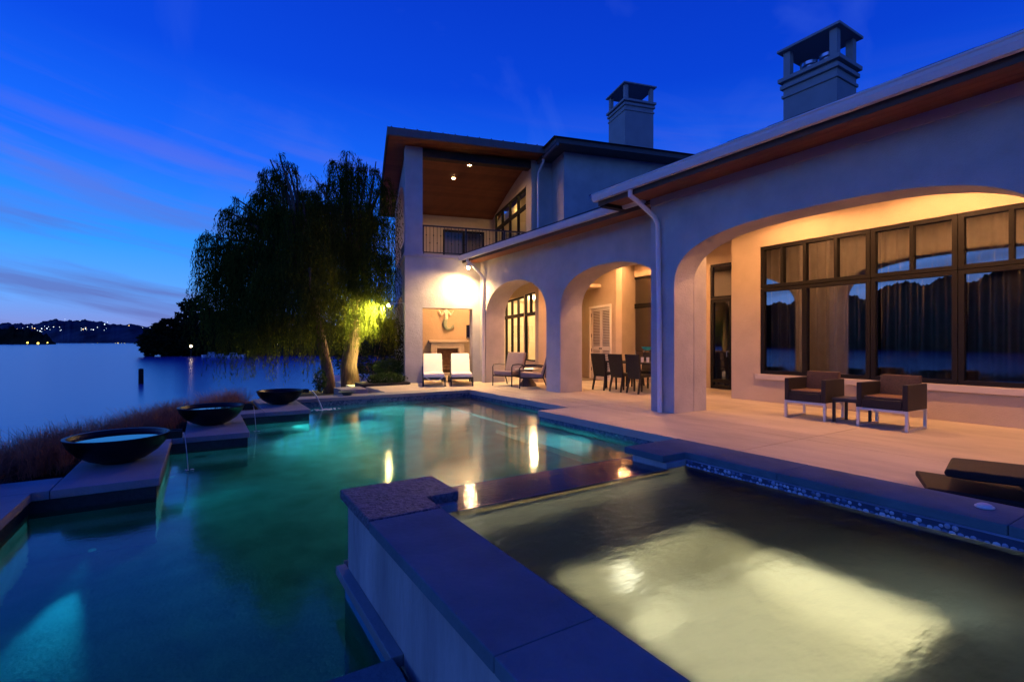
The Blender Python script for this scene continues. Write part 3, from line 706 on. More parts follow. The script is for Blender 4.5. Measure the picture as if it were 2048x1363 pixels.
# left side wall with arches on both floors
arch_wall(RVv, .45, 5.0, 0, 4.0, 0, .42, [(1.0,4.45,0,1.85,1.05,2.2)], 'side_wall', STUCCO, house)
arch_wall(RVv, .45, 5.0, 4.0, 7.2, 0, .42, [(.85,4.6,4.0,5.5,1.25,2.2)], 'side_wall', STUCCO, house, ztop=lambda s: roof_z(s)-.03)
co = MB(); co.box(-.09,4.2,-.05,.0,3.93,4.03,T=R); co.box(-.09,-.05,.0,5.0,3.93,4.03,T=R); co.build('cornice', TRIM, house, bevel=.006)
MB().box(-.045,.49,.0,.42,4.031,7.36,T=R).build('upper_pillar', STUCCO, house)
pb = MB(); pb.box(-.06,.505,-.015,.435,4.035,4.10,T=R); pb.build('pillar_base', TRIM, house, bevel=.005)
MB().box(-.02,4.2,.43,5.0,3.6,3.98,T=R).build('balcony_floor', STUCCO_IN, house)
MB().box(.42,4.0,3.7,3.9,0,3.6,T=R).build('fireplace_wall', STUCCO_IN, house)
arch_wall(RU, .42, 4.1, 4.0, 7.2, 5.0, 5.2, [(1.95,3.75,4.0,6.0,0,2)], 'balcony_back_wall', STUCCO_IN, house, ztop=lambda s: roof_z(5.0)-.03)
window(house, RU, 1.96, 3.74, 4.01, 5.99, 5.08, (2.85,), (), .08, .08, name='balcony_door', gl=CLEARGLASS)
MB().box(1.8,4.0,5.6,5.65,4.0,6.6,T=R).build('inner_partition', DARKROOM, house)
MB().box(-.76,-.02,4.0,4.16,3.592,3.9,T=lambda s,t,z:R(t,s,z)).build('wing_head', STUCCO_IN, house)
arch_wall(RVv, -.755, 5.2, 0, 3.59, 4.0, 4.16, [(.50,3.50,0,2.86,0,2),(-.65,.44,.64,2.90,0,2)], 'wing_wall', STUCCO_IN, house)
# glazed doors under the arcade
d = window(house, RVv, .505, 3.495, 2.22, 2.855, 4.06, (1.25,2.0,2.75), (), .06, .08, m=FRAME, gl=CLEARGLASS, bar=.03)
d = window(house, RVv, .505, 3.495, .01, 2.21, 4.06, (1.25,2.0,2.75), (), .05, .08, name='glazed_door', gl=CLEARGLASS, bar=.032)
MB().tube([R(3.99,1.93,1.15),R(3.94,1.93,1.15),R(3.94,1.93,.9),R(3.99,1.93,.9)], .012, 8).build('handle', METAL, d)
window(house, RVv, -.645, .435, .645, 2.20, 4.06, (), (), .05, .08, gl=CLEARGLASS)
window(house, RVv, -.645, .435, 2.21, 2.895, 4.06, (-.1,), (), .05, .08, gl=CLEARGLASS, bar=.025)
# upper side wall with strip windows
arch_wall(RVv, 0, 5.2, 4.0, 7.2, 4.1, 4.25, [(.55,4.65,4.6,6.66,0,2)], 'upper_wing_wall', STUCCO_IN, house, ztop=lambda s: roof_z(s)-.03)
window(house, RVv, .555, 4.645, 4.605, 6.00, 4.16, (1.57,2.6,3.62), (), .06, .08, gl=CLEARGLASS, bar=.045)
window(house, RVv, .555, 4.645, 6.01, 6.655, 4.16, (1.57,2.6,3.62), (), .06, .08, gl=CLEARGLASS, bar=.045)
MB().box(.22,5.2,4.72,4.77,4.0,6.9,T=lambda s,t,z:R(t,s,z)).box(5.2,5.25,4.25,4.77,4.0,6.9,T=lambda s,t,z:R(t,s,z)).build('inner_partition', ROOMWALL, house)  # added close behind the panes as a lit backing so the windows look bright
# balcony ceiling of boards following the vault
nb = 40
for i in range(nb):
    v0 = -.55+6.0*i/nb; v1 = -.55+6.0*(i+1)/nb-.008
    a0, a1 = roof_z(v0), roof_z(v1)
    MB().hexa([R(-.55,v0,a0),R(4.35,v0,a0),R(4.35,v1,a1),R(-.55,v1,a1)],[R(-.55,v0,a0+.02),R(4.35,v0,a0+.02),R(4.35,v1,a1+.02),R(-.55,v1,a1+.02)]).build('ceiling_board', WOOD, house)
rf = MB()
for i in range(20):
    v0 = -.62+6.15*i/20; v1 = -.62+6.15*(i+1)/20; a0, a1 = roof_z(v0)+.024, roof_z(v1)+.024
    rf.hexa([R(-.62,v0,a0),R(4.4,v0,a0),R(4.4,v1,a1),R(-.62,v1,a1)],[R(-.62,v0,a0+.17),R(4.4,v0,a0+.17),R(4.4,v1,a1+.17),R(-.62,v1,a1+.17)])
roof2 = rf.build('wing_roof', ROOFM, house)
fb = MB(); fb.box(-.62,4.45,-.68,-.622,7.36,7.60,T=R); fb.build('fascia', mat('fascia_paint', (.16,.13,.11), .6, .1, 5, 0, 10, .3), house, bevel=.006)
for i in range(13):   # seam caps along the roof edge
    u = -.5+.38*i; MB().tube([R(u,-.68,7.612),R(u,.2,7.59)], .017, 8).build('roof_tile', ROOFM, roof2)
# wooden beam under the front edge
MB().box(.49,4.1,.05,.35,7.10,7.34,T=R).build('front_beam', mat('dark_beam', (.05,.03,.02), .6, .2, 6, .1, 30, .3), house)
# balcony railing: rails, posts, balusters
rail = MB(); rail.box(.49,4.1,.10,.15,4.93,4.97,T=R); rail.box(.49,4.1,.11,.14,4.10,4.13,T=R)
for u in (.52,1.9,3.2): rail.box(u-.025,u+.025,.10,.15,4.0,4.97,T=R)
ra = rail.build('balcony_railing', IRON, house)
for i in range(30):
    u = .62+.115*i
    b = MB(); b.tube([R(u,.125,4.13),R(u,.125,4.93)], .008, 6)
    kz = 4.42 if i % 2 else 4.66
    b.lathe([(.008,-.03),(.020,-.008),(.020,.008),(.008,.03)], 8, R(u,.125,kz)); b.build('baluster', IRON, ra)
rail = MB(); rail.box(.85,4.6,.18,.22,4.93,4.97,T=lambda s,t,z:R(t,s,z)); rail.box(.85,4.6,.19,.21,4.10,4.13,T=lambda s,t,z:R(t,s,z))
ra = rail.build('side_railing', IRON, house)
for i in range(26):
    v = .95+.14*i; MB().tube([R(.2,v,4.13),R(.2,v,4.93)], .008, 6).build('baluster', IRON, ra)

# --- rear upper block and its roof
MB().box(4.85,12.5,-1.0,.22,3.9,7.36,T=R).box(5.75,12.5,.22,6,3.9,7.36,T=R).build('rear_block', STUCCO, house)
rb = MB(); rb.hexa([R(4.32,-1.62,7.36),R(13,-1.62,7.36),R(13,6.5,7.36),R(4.32,6.5,7.36)],[R(4.32,-1.62,7.52),R(13,-1.62,7.52),R(13,6.5,7.52),R(4.32,6.5,7.52)])
rb.build('rear_fascia', mat('dark_fascia', (.10,.09,.09), .6, .1, 5, 0, 10, .3), house)
MB().hexa([R(4.22,-1.72,7.52),R(13.1,-1.72,7.52),R(13.1,6.6,7.52),R(4.22,6.6,7.52)],[R(7.5,1.6,8.7),R(10,1.6,8.7),R(10,3.4,8.7),R(7.5,3.4,8.7)]).build('rear_roof', ROOFM, house)
MB().box(4.26,4.86,.03,.20,3.9,7.34,T=R).build('link_wall', STUCCO, house)
MB().tube([R(4.36,-.45,7.36),R(4.36,-.45,7.18),R(4.30,-.12,6.9),R(4.30,-.10,4.9)], .04, 10).build('downspout', GUTTER, house, smooth=True)
MB().tube([R(4.36,-1.66,7.30),R(4.36,.8,7.30)], .05, 8).build('rear_gutter', mat('dark_gutter', (.14,.13,.14), .5, .05, 5, 0, 10, .4), house, smooth=True)

# --- roofs over the arcade and the main wing
def plane_roof(name, poly, zf, th=.10):
    return MB().hexa([(x,y,zf(x,y)) for x,y in poly], [(x,y,zf(x,y)+th) for x,y in poly]).build(name, ROOFM, house)
def rfront(X, v=-.03):
    u = (X-OX+v*SA)/CA; return OY+u*SA+v*CA
lowroof = plane_roof('arcade_roof', [(7.06,6.3),(13.2,6.3),(13.2,rfront(13.2)),(7.06,rfront(7.06))], lambda x,y: 3.96+.40*(x-7.06))
zr = lambda X: 4.03+.40*(X-6.46)
mr = MB()
A = [(6.46,-6,zr(6.46)),(6.46,7.2,zr(6.46)),(10.6,3.06,zr(10.6)),(10.6,-6,zr(10.6))]
mr.hexa(A, [(x,y,z+.10) for x,y,z in A])
B = [(6.46,7.2,zr(6.46)),(14.74,7.2,zr(6.46)),(10.6,3.06,zr(10.6))]
mr.hexa(B, [(x,y,z+.10) for x,y,z in B])
C_ = [(14.74,7.2,zr(6.46)),(14.74,-6,zr(6.46)),(10.6,-6,zr(10.6)),(10.6,3.06,zr(10.6))]
mr.hexa(C_, [(x,y,z+.10) for x,y,z in C_])
mainroof = mr.build('main_roof', ROOFM, house)
rnd = random.Random(5)
def shingles(parent, x0, zf, y0, y1, rows, w=.30, run=.34):
    me = MB().box(0,run,0,w-.006,0,.032).mesh('shingle'); me.materials.append(ROOFM)
    for r in range(rows):
        y = y0-(w/2 if r % 2 else 0)
        while y < y1-.05:
            o = bpy.data.objects.new('shingle', me); COL.objects.link(o); x = x0+r*(run-.06)
            o.location = (x, max(y, y0), zf(x)+.10+rnd.uniform(.002,.012)); o.rotation_euler = (0, -math.atan(.40)+.05, 0); o.parent = parent; o.matrix_parent_inverse = Matrix.Translation(-Vector(house.location)) @ Matrix.Translation(Vector(house.location))
            y += w
shingles(mainroof, 6.40, zr, -2.5, 7.15, 2)
shingles(lowroof, 7.0, lambda X: 3.96+.40*(X-7.06), 6.6, 14.2, 3)
# gutters (half-round profile with a rolled lip)
def gutter(name, X, y0, y1, zt, m=GUTTER):
    prof = [(X+.13,zt),(X+.13,zt-.10),(X+.10,zt-.125),(X+.03,zt-.125),(X+.005,zt-.06),(X-.005,zt-.012),(X-.018,zt-.008),(X-.018,zt+.006),(X+.004,zt+.006)]
    g = MB()
    for (a,b),(c,d) in zip(prof, prof[1:]): g.quad((a,y0,b),(a,y1,b),(c,y1,d),(c,y0,d))
    for y in (y0,y1): g.v += [(a,y,b) for a,b in prof]; g.f.append(tuple(range(len(g.v)-len(prof), len(g.v))))
    o = g.build(name, m, house); sol = o.modifiers.new('sol','SOLIDIFY'); sol.thickness = .006; return o
gutter('main_gutter', 6.33, -6, 7.24, 4.09)
gutter('arcade_gutter', 6.93, 6.55, 14.33, 4.0)
MB().box(6.46,6.475,-6,7.2,3.88,4.02).build('fascia_board', mat('brown_fascia', (.07,.055,.045), .6, .1, 5, 0, 10, .3), house)
MB().box(7.06,7.075,6.6,14.3,3.80,3.95).build('fascia_board', mat('brown_fascia_b', (.07,.055,.045), .6, .1, 5, 0, 10, .3), house)
for i in range(5): MB().box(6.478+.125*i, 6.478+.125*i+.120, -6, 7.19, 3.925, 3.945).build('soffit_board', WOOD, house)
for i in range(4): MB().box(7.078+.132*i, 7.078+.132*i+.127, 6.475, 14.25, 3.845, 3.865).build('soffit_board', WOOD, house)
MB().box(7.3,7.63,-3.5,6.46,3.862,4.0).build('inner_head', STUCCO_IN, house); MB().box(7.1,7.3,-3.5,6.46,3.86,3.92).build('wall_head', STUCCO, house)
MB().box(6.5,7.58,7.05,7.19,3.86,3.922).build('soffit_trim', FRAME, house)
dsp = MB().tube([(6.42,6.32,3.98),(6.42,6.32,3.86),(6.60,6.31,3.78),(6.98,6.27,3.55),(7.045,6.25,3.42),(7.045,6.22,2.0),(7.045,6.2,.0)], .045, 12).build('downspout', GUTTER, house, smooth=True)
MB().tube([(7.02,13.86,3.9),(7.02,13.86,3.80),(7.15,13.84,3.72),(7.45,13.79,3.42),(7.545,13.77,3.30),(7.545,13.77,.0)], .045, 12).build('downspout', GUTTER, house, smooth=True)
fin = MB()
for a in range(7):
    t = a*.9; fin.tube([(6.40,7.28,4.06),(6.38+.05*math.cos(t),7.34+.03*a/7,4.07+.05*math.sin(t))], [.012,.006], 6)
fin.build('gutter_diverter', METAL, house)

# --- chimneys
def chimney(mp, a0, a1, b0, b1, zb, zt, holder, nflue):
    """a along one side, b along the other"""
    H = zt-zb; T = lambda x,y,z: mp(x,y,z)
    g = MB(); g.box(a0,a1,b0,b1,zb,zt-.62,T); body = g.build('chimney', CHIM, house)
    b1_ = MB(); b1_.box(a0-.03,a1+.03,b0-.03,b1+.03,zt-.98,zt-.92,T); b1_.build('band', CHIM, body, bevel=.01)
    b2 = MB(); b2.box(a0-.05,a1+.05,b0-.05,b1+.05,zt-.80,zt-.72,T); b2.build('band', CHIM, body, bevel=.01)
    b3 = MB(); b3.box(a0-.08,a1+.08,b0-.08,b1+.08,zt-.66,zt-.58,T); b3.build('band', CHIM, body, bevel=.01)
    for x in (a0,a1-.13):
        for y in (b0,b1-.13): MB().box(x,x+.13,y,y+.13,zt-.58,zt-.05,T).build('post', CHIM, body)
    MB().box(a0-.09,a1+.09,b0-.09,b1+.09,zt-.05,zt,T).build('cap', CHIM, body, bevel=.008)
    for i in range(nflue):
        x = a0+(a1-a0)*(i+1)/(nflue+1); y = (b0+b1)/2; p = mp(x,y,zt-.60)
        MB().lathe([(.13,0),(.13,.10),(.10,.12),(.10,.24),(.15,.24),(.15,.30),(0.001,.30)],18,p).build('flue', METAL, body, smooth=True)
chimney(lambda a,b,z: (b,a,z), 4.60, 5.60, 10.0, 10.75, 4.6, 7.18, house, 2)
chimney(lambda a,b,z: R(a,b,z), 7.64, 8.80, 0.0, 1.2, 6.8, 10.52, house, 1)

# --- rooms seen through the glass
def rbox(name, u0,u1,v0,v1,z0,z1,m): return MB().box(u0,u1,v0,v1,z0,z1,T=R).build(name, m, house)
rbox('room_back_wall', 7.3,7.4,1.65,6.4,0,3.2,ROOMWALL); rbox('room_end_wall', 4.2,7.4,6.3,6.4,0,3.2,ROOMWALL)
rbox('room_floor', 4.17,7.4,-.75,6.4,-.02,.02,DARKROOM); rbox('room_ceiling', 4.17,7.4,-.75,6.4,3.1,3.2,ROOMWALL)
lamp('POINT', 'room_lamp', RV(5.6,3.6,2.8), house, 900, WARM2, None, .15)
lamp('POINT', 'room_lamp', RV(4.5,.3,2.8), house, 110, WARM2, None, .1)
lamp('POINT', 'upstairs_lamp', RV(4.5,1.4,6.75), house, 12, (1,.62,.22), None, .06)
lamp('POINT', 'upstairs_lamp', RV(4.5,3.6,6.6), house, 12, (1,.62,.22), None, .06)
rbox('kitchen_cabinet', 6.6,7.28,2.6,4.2,1.45,2.1,mat('dark_cabinet', (.03,.035,.03), .4, .2, 5, 0, 10, .4))
rbox('kitchen_counter', 6.5,7.28,2.0,5.4,0,.92,mat('counter', (.18,.13,.08), .5, .2, 5, 0, 10, .4))

# ------------------------------------------------------------------ ceiling lights
def can_light(loc, label, energy, group, aim=None, spot=125, col=WARM, lens=7.0, r=.055):
    t = thing('recessed_light', label, 'light', loc, 0, group)
    x, y, z = loc
    MB().lathe([(r,.004),(r+.025,-.006),(r+.03,.004)],20,loc).build('trim_ring', WHITEP, t, smooth=True)
    MB().disc((x,y,z-.002),r,20).build('lens', emit('can_lens', col, lens), t)
    a = aim or (x,y,0)
    lamp('SPOT','can_lamp',(x,y,z-.03),t,energy,col,a,.05,spot,.30)
    return t
PE = 300
for i, (x, y, e) in enumerate(((9.0,5.3,.9),(9.0,3.1,.95),(9.0,.9,1.25))):
    can_light((x,y,3.995), ('recessed ceiling light over the door end of the wide porch','recessed ceiling light over the wicker club chairs','recessed ceiling light at the near end of the wide porch')[i], PE*e, 'ceiling lights of the wide porch', None, 174)
can_light((10.9,7.9,3.995), 'recessed ceiling light in front of the dark porch door', PE*.6, 'ceiling lights of the wide porch', None, 174)
for i, (x, y, e) in enumerate(((9.4,9.3,1.0),(10.6,10.6,.9),(8.9,11.6,.55))):
    can_light((x,y,3.895), ('recessed ceiling light over the near end of the dining table','recessed ceiling light before the louvred doors','recessed ceiling light behind the farther arcade arch')[i], PE*e, 'ceiling lights of the arcade', None, 174)
for i, (u, v) in enumerate(((1.85,2.05),(2.2,.95))):
    can_light(R(u,v,roof_z(v)-.012), ('lower of two glowing ceiling lights above the balcony','upper of two glowing ceiling lights above the balcony')[i], 100, 'balcony ceiling lights', None, 160, (1,.55,.22), 90, .06)
can_light(R(2.1,2.2,3.59), 'recessed ceiling light in front of the fireplace', 520, 'fireplace porch lights', None, 150)

# flood lights under the gutter and on the side wall
def flood(loc, aim, label, energy, col, lens, spot, back):
    t = thing('flood_light', label, 'flood light', loc)
    d = (Vector(aim)-Vector(loc)).normalized(); p = Vector(loc)
    MB().tube([p-d*.16, p-d*.10, p-d*.02, p], [.035,.05,.062,.066], 16).build('housing', GUTTER, t, smooth=True)
    MB().lathe([(.001,-.05),(.035,-.036),(.05,0),(.035,.036),(.001,.05)],14,p+d*.015).build('lens', emit('flood_lens', col, lens), t, smooth=True)
    MB().tube([p-d*.12, Vector(back)], .012, 8).build('bracket', GUTTER, t)
    lamp('SPOT','flood_lamp', p+d*.085, t, energy, col, aim, .05, spot, 1.0)
flood(RV(1.86,-.42,3.62), RV(1.0,-.62,.4), 'flood light under the gutter corner above the white chaises', 1050, (1,.62,.28), 220, 165, RV(1.95,-.40,3.85))
flood(RV(-.47,1.0,2.48), pix(722,640,16.0), 'flood light on the side wall shining into the willow', 4600, (1,.82,.28), 520, 116, RV(.0,1.0,2.56))

# ------------------------------------------------------------------ curtains
def curtain(label, mp, s0, s1, z0, z1, t, seed, amp=.055):
    rnd = random.Random(seed); g = MB(); n = int((s1-s0)*60); ph = rnd.random()*6
    for i in range(n+1):
        s = s0+(s1-s0)*i/n; w = amp*math.sin(s*34+ph+.9*math.sin(s*5))+.018*math.sin(s*15+1)
        g.v.append(mp(s,t+w,z0)); g.v.append(mp(s,t+w*.8,z1))
    for i in range(n): g.f.append((2*i,2*i+2,2*i+3,2*i+1))
    o = g.build('curtain', CURTAIN, None, smooth='all'); tag(o, label, 'curtain', 'pleated curtains behind the porch windows'); 
    sol = o.modifiers.new('sol','SOLIDIFY'); sol.thickness = .004
for i, (a, b, l) in enumerate(((4.2,6.15,'pleated beige curtain behind the window left of the club chairs'),(2.98,4.1,'pleated beige curtain behind the window above the club chairs'),(1.75,2.88,'pleated beige curtain behind the window at the right picture edge'),(-1.1,1.65,'pleated beige curtain behind the porch window nearest the viewer'))):
    curtain(l, YW, a, b, .62, 3.3, 10.52, i)

# ------------------------------------------------------------------ fireplace, mermaid, wall screen
fp = thing('fireplace', 'beige stone fireplace with plain mantel under the mermaid', 'fireplace', R(1.9,3.6,0))
g = MB()
for a, b, c, d2 in ((1.25,1.48,0,1.24),(2.32,2.55,0,1.24),(1.48,2.32,1.02,1.24)): g.box(a,b,3.50,3.69,c,d2,T=R)
g.build('surround', TRIM, fp, bevel=.012)
g = MB()
for a, b, c, d2 in ((1.40,1.46,0,1.10),(2.34,2.40,0,1.10),(1.46,2.34,1.05,1.10)): g.box(a,b,3.475,3.502,c,d2,T=R)
g.build('moulding', TRIM, fp, bevel=.01)
MB().box(1.15,2.65,3.42,3.69,1.25,1.36,T=R).build('mantel', TRIM, fp, bevel=.02)
MB().box(1.48,2.32,3.665,3.69,0,1.02,T=R).build('firebox', mat('sooty_brick', (.10,.06,.04), .9, .3, 8, .4, 20, .1), fp)
MB().box(1.3,2.5,3.15,3.49,0,.10,T=R).build('hearth', TRIM, fp, bevel=.01)
for k, (a, z) in enumerate(((1.6,.20),(1.7,.24),(1.65,.32))): MB().tube([R(a,3.58+.03*k,z),R(a+.5,3.6,z+.02)], .05, 8).build('log', BARK, fp, smooth=True)

def mermaid():
    t = thing('mermaid_sculpture', 'pale mermaid wall sculpture with raised arms and curled green tail', 'sculpture', R(1.85,3.63,1.75))
    def skin(name, pts, edges, radii, m, flat=.6):
        me = bpy.data.meshes.new(name); me.from_pydata(pts, edges, []); o = bpy.data.objects.new(name, me); COL.objects.link(o)
        md = o.modifiers.new('skin','SKIN'); md.use_smooth_shade = True
        o.modifiers.new('sub','SUBSURF').levels = 2; o.modifiers['sub'].render_levels = 2
        for i, r in enumerate(radii): me.skin_vertices[0].data[i].radius = (r, r)
        me.skin_vertices[0].data[0].use_root = True
        me.materials.append(m); o.parent = t
        return o
    t.rotation_euler = (0,0,AR)
    V = [(0,0,.40),(0,0,.52),(0,0,.64),(0,0,.72),(0,0,.79),(0,0,.86),   # hips, waist, chest, neck base, neck, head
         (-.10,0,.70),(-.19,-.02,.56),(-.25,-.04,.70),(-.29,-.05,.76), (.10,0,.70),(.19,-.02,.56),(.25,-.04,.70),(.29,-.05,.76)]
    Eg = [(0,1),(1,2),(2,3),(3,4),(4,5),(3,6),(6,7),(7,8),(8,9),(3,10),(10,11),(11,12),(12,13)]
    skin('body', V, Eg, [.095,.072,.095,.07,.035,.062,.045,.036,.026,.024,.045,.036,.026,.024], mat('pale_plaster', (.80,.72,.62), .7, .06, 12, .2, 60, .3))
    V = [(0,0,.46),(-.03,0,.34),(-.05,0,.22),(-.02,0,.10),(.07,0,.03),(.17,0,.05),(.24,0,.13),(.33,-.01,.10),(.30,-.01,.22)]
    skin('tail', V, [(0,1),(1,2),(2,3),(3,4),(4,5),(5,6),(6,7),(6,8)], [.085,.105,.105,.09,.065,.045,.03,.035,.035], mat('green_patina', (.26,.34,.27), .6, .25, 25, .6, 70, .4))
    g = MB(); g.lathe([(.0,.08),(.05,.06),(.072,.0),(.06,-.06),(.03,-.1),(.0,-.11)],14,(0,.012,.88)); g.build('hair', mat('bronze_hair', (.35,.20,.12), .6, .2, 30, .6, 60, .3), t, smooth=True, world=False)
mermaid()
tv = thing('wall_screen', 'dark flat screen on the wall right of the fireplace', 'screen', R(2.8,3.66,1.5))
MB().box(2.66,3.5,3.62,3.68,1.42,1.95,T=R).build('panel', mat('black_gloss', (.006,.006,.007), .15, .1, 5, 0, 10, .5), tv, bevel=.008)
MB().box(2.66,3.5,3.56,3.69,1.30,1.34,T=R).build('shelf', WHITEP, tv, bevel=.004)
MB().box(2.68,3.48,3.61,3.62,1.44,1.46,T=R).build('bezel', METAL, tv)
sc2 = thing('floor_panel', 'tall dark panel left of the fireplace', 'panel', R(.6,3.5,0))
MB().box(.55,.90,3.45,3.55,.02,2.1,T=R).build('panel', mat('dark_panel', (.02,.016,.014), .5, .2, 5, 0, 10, .3), sc2, bevel=.01)
MB().box(.52,.93,3.40,3.60,0,.02,T=R).build('foot', IRON, sc2)

# ceiling fan in the arcade
fan = thing('ceiling_fan', 'dark ceiling fan inside the farther arcade arch', 'fan', (9.0,12.4,3.9))
MB().tube([(9.0,12.4,3.9),(9.0,12.4,3.15)], .015, 8).build('rod', IRON, fan); MB().lathe([(0.001,.0),(.09,.02),(.10,.08),(.06,.14),(.02,.15)],16,(9.0,12.4,3.05)).build('motor', IRON, fan, smooth=True)
for k in range(5):
    a = k*2*math.pi/5+.3; c, s = math.cos(a), math.sin(a); bl = MB()
    bl.hexa([(9+c*.1-s*.04,12.4+s*.1+c*.04,3.10),(9+c*.62-s*.07,12.4+s*.62+c*.07,3.11),(9+c*.62+s*.07,12.4+s*.62-c*.07,3.10),(9+c*.1+s*.04,12.4+s*.1-c*.04,3.095)],[(9+c*.1-s*.04,12.4+s*.1+c*.04,3.108),(9+c*.62-s*.07,12.4+s*.62+c*.07,3.118),(9+c*.62+s*.07,12.4+s*.62-c*.07,3.108),(9+c*.1+s*.04,12.4+s*.1-c*.04,3.103)]); bl.build('blade', IRON, fan)

# ------------------------------------------------------------------ furniture (built facing -y, then turned)
def club_chair():
    t = thing('club_chair', 'dark wicker club chair with silver frame left of the small black table', 'chair', group='wicker club chairs')
    w, d = .66, .62
    for s in (-1,1):
        fr = MB(); x = s*(w/2-.02)
        fr.box(x-.02,x+.02,-d/2,-d/2+.035,0,.29); fr.box(x-.02,x+.02,d/2-.035,d/2,0,.29); fr.box(x-.02,x+.02,-d/2+.035,d/2-.035,0,.03)
        fr.build('leg_frame', ALU, t, bevel=.003, world=False)
    MB().box(-w/2+.04,w/2-.04,-d/2,-d/2+.035,.255,.29).box(-w/2+.04,w/2-.04,d/2-.035,d/2,.255,.29).build('cross_bar', ALU, t, bevel=.003, world=False)
    MB().box(-w/2+.075,w/2-.075,-d/2,d/2-.09,.292,.43).build('seat', WICKER, t, bevel=.012, world=False)
    MB().box(-w/2+.08,w/2-.08,-d/2+.04,d/2-.10,.432,.47).build('seat_pad', mat('brown_pad', (.16,.09,.055), .7, .3, 70, .5, 120, .3), t, bevel=.015, world=False)
    for s in (-1,1): MB().box(min(s*w/2,s*(w/2-.072)),max(s*w/2,s*(w/2-.072)),-d/2,d/2,.292,.665).build('arm', WICKER, t, bevel=.012, world=False)
    MB().hexa([(-w/2+.075,d/2-.10,.292),(w/2-.075,d/2-.10,.292),(w/2-.075,d/2,.292),(-w/2+.075,d/2,.292)],[(-w/2+.075,d/2-.04,.77),(w/2-.075,d/2-.04,.77),(w/2-.075,d/2+.05,.77),(-w/2+.075,d/2+.05,.77)]).build('backrest', mat('brown_wicker', (.085,.045,.03), .55, .4, 60, .8, 110, .4), t, bevel=.012, world=False)
    return t
ch = club_chair(); ch.location = (8.73,4.37,0); ch.rotation_euler = (0,0,-math.pi/2)
dup(ch, (8.73,3.27,0), -math.pi/2-.03, 'dark wicker club chair with silver frame right of the small black table', 'wicker club chairs')
st = thing('side_table', 'small square black side table between the wicker club chairs', 'table', (8.76,3.81,0))
MB().box(8.53,8.99,3.61,4.01,.365,.39).build('table_top', mat('table_top_black', (.05,.045,.045), .3, .2, 12, 0, 10, .5), st, bevel=.006)
MB().box(8.545,8.975,3.625,3.995,.33,.364).build('apron', IRON, st, bevel=.003)
for x in (8.56,8.96):
    for y in (3.64,3.98): MB().box(x-.018,x+.018,y-.018,y+.018,0,.33).build('leg', IRON, st)

def patio_chair():
    t = thing('patio_armchair', 'taupe cushioned metal armchair under the farther arch facing the pool', 'chair', group='cushioned metal armchairs')
    w, d = .70, .72
    for s in (-1,1):
        x = s*(w/2-.02); f = MB()
        f.tube([(x,-d/2,0),(x,-d/2+.01,.30),(x,-d/2+.0,.56),(x,-d/2+.06,.62),(x,-.0,.63),(x,d/2-.10,.60)], .018, 8).build('arm', IRON, t, smooth=True, world=False)
        MB().tube([(x,d/2+.05,0),(x,d/2-.08,.33),(x,d/2+.02,.70),(x,d/2+.14,.98)], .018, 8).build('rear_leg', IRON, t, smooth=True, world=False)
    MB().tube([(-w/2+.02,-d/2+.02,.30),(w/2-.02,-d/2+.02,.30),(w/2-.02,d/2-.08,.30),(-w/2+.02,d/2-.08,.30),(-w/2+.02,-d/2+.02,.30)], .018, 8).build('seat_frame', IRON, t, smooth=True, world=False)
    MB().hexa([(-w/2+.045,-d/2+.0,.32),(w/2-.045,-d/2+.0,.32),(w/2-.045,d/2-.06,.29),(-w/2+.045,d/2-.06,.29)],[(-w/2+.045,-d/2+.0,.45),(w/2-.045,-d/2+.0,.45),(w/2-.045,d/2-.06,.41),(-w/2+.045,d/2-.06,.41)]).build('seat_cushion', CUSH_T, t, bevel=.04, world=False, seg=4)
    MB().hexa([(-w/2+.045,d/2-.15,.40),(w/2-.045,d/2-.15,.40),(w/2-.045,d/2-.01,.40),(-w/2+.045,d/2-.01,.40)],[(-w/2+.045,d/2+.03,.97),(w/2-.045,d/2+.03,.97),(w/2-.045,d/2+.15,.97),(-w/2+.045,d/2+.15,.97)]).build('back_cushion', CUSH_T, t, bevel=.045, world=False, seg=4)
    MB().box(-w/2+.04,w/2-.04,d/2+.11,d/2+.14,.90,.93).build('back_rail', IRON, t, world=False)
    return t
def face(dx, dy): return math.atan2(dx, -dy)   # rotation that turns -y to (dx,dy)
pc = patio_chair(); pc.location = (7.66,12.42,0); pc.rotation_euler = (0,0,face(-.90,-.42))
dup(pc, (7.82,11.34,0), face(-.74,.66), 'taupe cushioned metal armchair seen from its side beside the arcade column', 'cushioned metal armchairs')
rt = thing('round_table', 'low round dark table on a flared base between the cushioned armchairs', 'table', (8.05,12.0,0))
MB().lathe([(0.001,.50),(.36,.50),(.37,.485),(.36,.47),(.001,.47)],28,(8.05,12.0,0)).build('table_top', STONETOP, rt, smooth=True)
MB().lathe([(.16,.47),(.11,.36),(.13,.2),(.24,.06),(.26,.0)],20,(8.05,12.0,0)).build('base', mat('table_base', (.06,.05,.045), .6, .3, 14, .4, 30, .4), rt, smooth=True)

